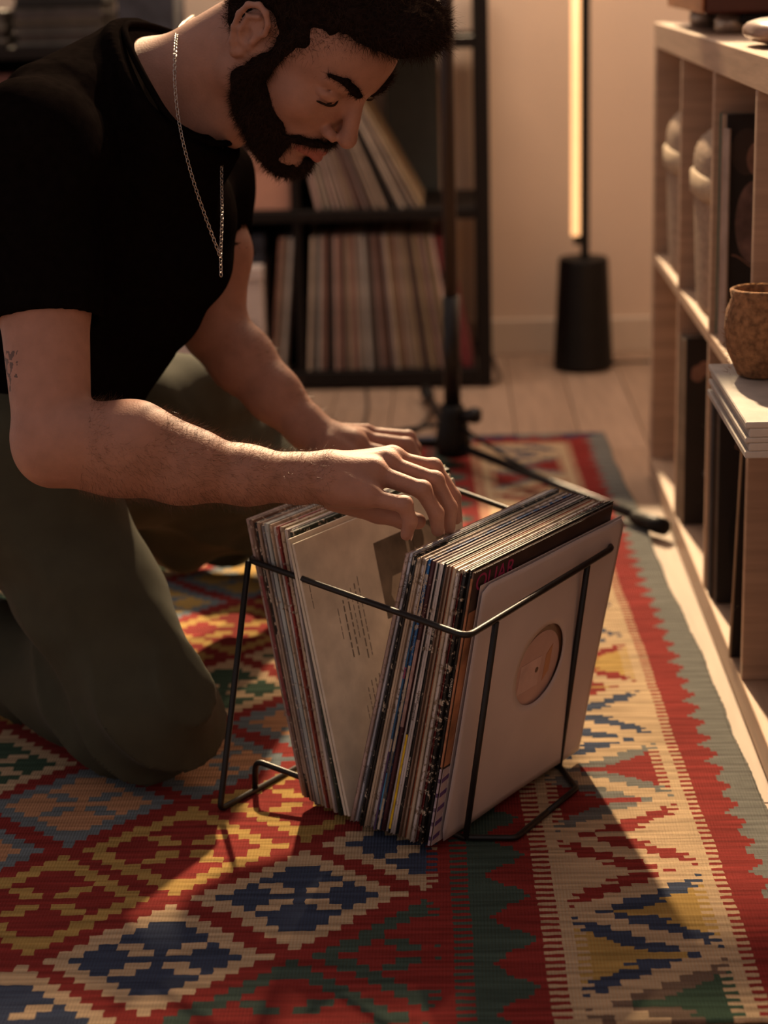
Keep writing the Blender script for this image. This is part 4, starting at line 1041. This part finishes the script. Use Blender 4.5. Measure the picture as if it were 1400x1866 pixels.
# hair
Hh = Field(.003)
Hh.ell(H(-.018, 0, .062), HM, (.102, .0800, .083), .02)
Hh.ell(H(-.055, 0, .02), HM, (.058, .066, .075), .02)
Hh.ell(H(.030, 0, .112), HM, (.080, .066, .030), .02)
Hh.ell(H(.082, -.010, .130), HM, (.040, .052, .026), .02); Hh.ell(H(.108, .010, .146), HM, (.024, .034, .018), .015)
for q in (1, -1):
    Hh.cone(H(.030, q * .0640, .050), H(.020, q * .0665, .012), .0140, .0080, .01)
    Hh.cone(H(-.045, q * .055, -.01), H(-.055, q * .035, -.05), .018, .012, .015)
for q in (1, -1):
    Hh.ell(H(-.014, q * .084, .008), HM, (.025, .020, .038), .006, 's')
    Hh.ell(H(.110, q * .056, .016), HM, (.047, .036, .047), .008, 's')
Hh.ell(H(.120, 0, .030), HM, (.060, .070, .070), .010, 's')
Hh.post = lambda G, d: d + .0022 * wav(G, 170.) + .0014 * wav(G, 420., 1.) + .0006 * wav(G, 900., 2.)
v2, q2 = Hh.mesh(); n2 = vnorm(v2, q2); hair = np_mesh('hair', v2, q2, HAIRM, man)
strands('hair_strands', v2, n2, hair, STRAND, 22000, .015, .00022, None, np.random.RandomState(6), HR @ np.array([.6, 0, .2]), .6)
# stubble feathering at the borders of beard and hair
def fval(F_, P):
    d = np.full(len(P), 1.0)
    for fn, lo, hi, k, op in F_.P:
        e = fn(P)
        if op == 'u': d = np.minimum(d, e)
        elif op == 's': d = np.maximum(d, -e)
    return d
hl = (V - HO) @ HR; near = np.where((np.abs(hl) < .17).all(axis=1))[0]
fb_ = fval(B, V[near]); fh_ = fval(Hh, V[near]); rs2 = np.random.RandomState(11)
m1 = near[(fb_ > -.004) & (fb_ < .006) & (rs2.rand(len(near)) < np.clip(1 - fb_ / .006, 0, 1) ** 1.5)]
strands('stubble', V[m1], nv[m1], man, STRAND, 5200, .0042, .00015, None, rs2, HR @ np.array([.1, 0, -1.0]), .4)
m1 = near[(fh_ > -.004) & (fh_ < .009) & (rs2.rand(len(near)) < np.clip(1 - fh_ / .009, 0, 1) ** 1.5)]
strands('hairline_strands', V[m1], nv[m1], man, STRAND, 5200, .0075, .00016, None, rs2, HR @ np.array([-.3, 0, .6]), .5)
# forearm hair
rs = np.random.RandomState(8)
ax_ = wrR - elR; Lx = np.linalg.norm(ax_); axn = ax_ / Lx
tt_ = ((V - elR) @ axn) / Lx; dist = np.linalg.norm(V - elR - np.outer((V - elR) @ axn, axn), axis=1)
m = (tt_ > .12) & (tt_ < 1.12) & (dist < .055) & (V[:, 1] < 2.2)
strands('arm_hair', V[m], nv[m], man, ARMH, 9000, .012, .00011, None, rs, [.8, -.1, -.25], .35)
aL = P3(392, 598, 2.55); bL = P3(590, 803, 2.515); ax2 = bL - aL; L2_ = np.linalg.norm(ax2); an2 = ax2 / L2_
t2 = ((V - aL) @ an2) / L2_; d2 = np.linalg.norm(V - aL - np.outer((V - aL) @ an2, an2), axis=1)
m = (t2 > .1) & (t2 < 1.05) & (d2 < .055) & (V[:, 1] > 2.3)
strands('arm_hair', V[m], nv[m], man, ARMH, 2200, .010, .00009, None, rs, [.5, 0, -.4], .35)
# hair on the back of the hand
m = (V[:, 1] < 2.2) & (np.abs(tt_ - 1.16) < .10) & (nv[:, 2] > -.1)

# t-shirt
T = Field(.0038)
T.cone(np.array(pd(232, 262, 2.33)), np.array(pd(205, 430, 2.36)), .100, .140, .05)
T.cone(np.array(pd(205, 430, 2.36)), np.array(pd(85, 690, 2.44)), .136, .112, .05)
T.cone(np.array(pd(85, 690, 2.44)), np.array(pd(20, 830, 2.46)), .112, .12, .04)
T.cone(np.array(pd(255, 410, 2.40)), np.array(pd(170, 590, 2.42)), .108, .080, .05)
T.cone(np.array(pd(225, 130, 2.34)), np.array(pd(110, 215, 2.20)), .058, .070, .05)
T.cone(np.array(pd(255, 150, 2.38)), np.array(pd(345, 280, 2.50)), .055, .055, .05)
T.cone(chest, shR, .105, .068, .04); T.cone(chest, shL, .10, .056, .04)
T.cone(np.array(pd(130, 260, 2.42)), np.array(pd(20, 480, 2.50)), .11, .13, .05)
dR = (elR - shR); dR /= np.linalg.norm(dR)
hemR = np.array(pd(84, 590, 2.10))
T.cone(shR, hemR + dR * .05, .073, .0615, .035, cut=(hemR, dR + np.array([.0, 0, 0])))
hemL = np.array(pd(396, 466, 2.54)); dL = (elL - shL); dL /= np.linalg.norm(dL)
T.cone(shL + np.array([0, 0, .01]), hemL + dL * .05, .060, .052, .03, cut=(hemL, dL))
T.cone(hemR - dR * .012, hemR + dR * .06, .0560, .0560, .0, 's'); T.cone(hemL - dL * .012, hemL + dL * .05, .047, .047, 0, 's')
# lower edge of the shirt hanging in front of the hips
T.cone(np.array(pd(160, 600, 2.36)), np.array(pd(185, 705, 2.38)), .050, .030, .04)
# neck opening: cut by the plane of the collar ring
collar = [(222, 42, 2.25), (238, 92, 2.20), (268, 150, 2.165), (300, 205, 2.155), (335, 243, 2.17), (380, 262, 2.20), (425, 262, 2.25), (440, 210, 2.34), (400, 110, 2.42), (330, 65, 2.40), (270, 45, 2.32)]
CPt = np.array([np.array(pd(*p)) for p in collar]); cc0 = CPt.mean(axis=0); cn = np.linalg.svd(CPt - cc0)[2][2]
tor = np.array(pd(190, 480, 2.36)); cn = cn if cn @ (tor - cc0) > 0 else -cn
crad = np.linalg.norm(CPt - cc0, axis=1)
CD = np.array([np.array(p) for p in smooth_path([pd(*p) for p in collar], .03, 3, True)])
CD = np.concatenate([CD, (CD + np.roll(CD, -1, axis=0)) / 2])
for p in CD:
    c_ = p - cn * ((p - cc0) @ cn) * 0
    T.cone(c_ + cn * .016 + (cc0 - c_) * .02, tor * .40 + (c_ + cn * .1) * .60, .017, .055, .012)
T.cone(cc0 - cn * .14, cc0 + cn * .05, crad.max() * 1.5, crad.max() * 1.5, .003, 's', cut=(cc0 + cn * .004, cn))
T.cone(cc0 - cn * .05, cc0 + cn * .02, crad.min() * .80, crad.min() * .70, .004, 's')
def shirt_post(G, d):
    ax1 = G @ np.array([.55, .2, .8]); 
    f1 = np.sin(G[..., 2] * 62 + G[..., 0] * 45 + 2.2 * wav(G, 12.)) * .0032 * (wav(G, 9., 1.) > -.3)
    f2 = np.abs(np.sin(G[..., 0] * 38 - G[..., 2] * 22 + 2.5 * wav(G, 8., 2.))) * .005
    dh = np.minimum(np.abs((G - hemR) @ dR) + .15 * (np.linalg.norm(G - hemR, axis=-1) > .12), np.abs((G - hemL) @ dL) + .15 * (np.linalg.norm(G - hemL, axis=-1) > .12))
    dh = np.minimum(dh, np.abs((G - cc0) @ cn)); mk = np.clip(dh / .06, 0, 1)
    return d + mk * (f1 * .8 + f2 - .002) + .0008 * wav(G, 60., 3.)
T.post = shirt_post
v2, q2 = T.mesh(); v2 = relax(v2, q2, 2, .5); shirt = np_mesh('t_shirt', v2, q2, SHIRT, man)
obj('collar', tube_bm(smooth_path([pd(*p) for p in collar], .03, 5, True), .0042, 8, True), SHIRT, man, True)

# trousers
K1 = np.array(pd(280, 1292, 2.34)); H1 = np.array(pd(45, 870, 2.40)); A1 = np.array([-.86, 2.62, .075])
K1[2] = max(K1[2], .085)
K2 = np.array([-.185, 2.98, .125]); H2 = H1 + np.array([.08, .27, -.02]); A2 = np.array([-.62, 3.05, .07])
TR = Field(.0042)
TR.cone(H1, H1 + (K1 - H1) * .5, .116, .082, .04); TR.cone(H1 + (K1 - H1) * .5, K1, .082, .078, .03)
TR.ell(K1 + np.array([.0, 0, -.002]), np.eye(3), (.083, .084, .080), .03)
TR.cone(K1 + np.array([-.02, .01, -.01]), K1 * .45 + A1 * .55, .078, .072, .04); TR.cone(K1 * .45 + A1 * .55, A1, .072, .055, .03)
TR.cone(H2, K2, .118, .080, .04); TR.ell(K2, np.eye(3), (.085, .085, .078), .03)
TR.cone(K2 + np.array([0, 0, -.03]), A2, .075, .060, .04)
TR.cone(np.array(pd(330, 735, 2.72)), np.array(pd(440, 800, 2.86)), .085, .075, .04)
TR.cone(np.array(pd(330, 940, 2.80)), np.array(pd(440, 930, 2.92)), .080, .070, .05)
TR.cone(H1 + np.array([-.06, .02, .0]), H2 + np.array([-.06, -.02, 0]), .13, .13, .04)
TR.cone(H1 + np.array([-.16, .08, -.02]), H2 + np.array([-.16, .02, -.02]), .13, .13, .04)
kdir = K1 - H1
def tr_post(G, d):
    f = np.sin(G[..., 2] * 48 + G[..., 0] * 20 + 3 * wav(G, 9.)) * .0045
    fold = np.abs(np.sin(G[..., 0] * 30 + G[..., 2] * 34 - G[..., 1] * 16 + 2.4 * wav(G, 7., 2.)))
    far = np.clip((G[..., 1] - 2.55) * 6, 0, 1)
    stripes = np.sin(G[..., 2] * 130 + 2.0 * wav(G, 10., 4.)) * .0045
    low = np.clip((.20 - G[..., 2]) * 8, 0, 1)
    return d + f + (fold ** .7) * .013 * (.35 + .9 * np.maximum(far, low)) - .003 + stripes * far * .8 + .0010 * wav(G, 70., 3.) + np.maximum(0, (.0062 - G[..., 2])) * 2
TR.post = tr_post
v2, q2 = TR.mesh(); v2 = relax(v2, q2, 2, .5); v2[:, 2] = np.maximum(v2[:, 2], .0062); np_mesh('trousers', v2, q2, TROU, man)
SHO = mat('shoe_dark', (.03, .025, .02), .6)
for A, d_ in ((A1, np.array([-.20, .05, -.01])), (A2, np.array([-.2, -.02, -.01]))):
    F_ = Field(.005); F_.cone(A, A + d_ * .4, .042, .045, .02); F_.cone(A + d_ * .4, A + d_, .045, .032, .02)
    v2, q2 = F_.mesh(); np_mesh('shoe', v2, q2, SHO, man)

# necklace chain
def chain(name, pts, link=.0058):
    P = smooth_path([pd(*p) for p in pts], .05, 10); acc = [P[0]]; 
    bm = bmesh.new(); i = 0; pos = P[0].copy(); seg = 0; step = link * .74; carry = 0; kk = 0
    L = [0.]
    for a, b in zip(P, P[1:]): L.append(L[-1] + (b - a).length)
    s = 0
    while s < L[-1]:
        j = max(0, min(len(P) - 2, int(np.searchsorted(L, s)) - 1)); t = (s - L[j]) / max(L[j + 1] - L[j], 1e-9)
        c = P[j].lerp(P[j + 1], t); d = (P[j + 1] - P[j]).normalized(); o1 = d.orthogonal().normalized(); o2 = d.cross(o1)
        w = o1 if kk % 2 else o2
        ringp = [c + d * (math.cos(q * math.pi / 4) * link * .52) + w * (math.sin(q * math.pi / 4) * link * .36) for q in range(8)]
        tube_bm(ringp, .0005, 5, True, bm); s += step; kk += 1
    return obj(name, bm, SILVER, man, True)
chain('necklace', [(352, 30, 2.38), (332, 44, 2.30), (322, 62, 2.22), (319, 90, 2.175), (318, 150, 2.150), (324, 210, 2.145), (334, 262, 2.14), (352, 330, 2.15), (376, 400, 2.17), (401, 466, 2.19)])
chain('necklace_far_side', [(404, 258, 2.235), (404, 330, 2.22), (405, 400, 2.20), (402, 466, 2.19), (403, 504, 2.19)])
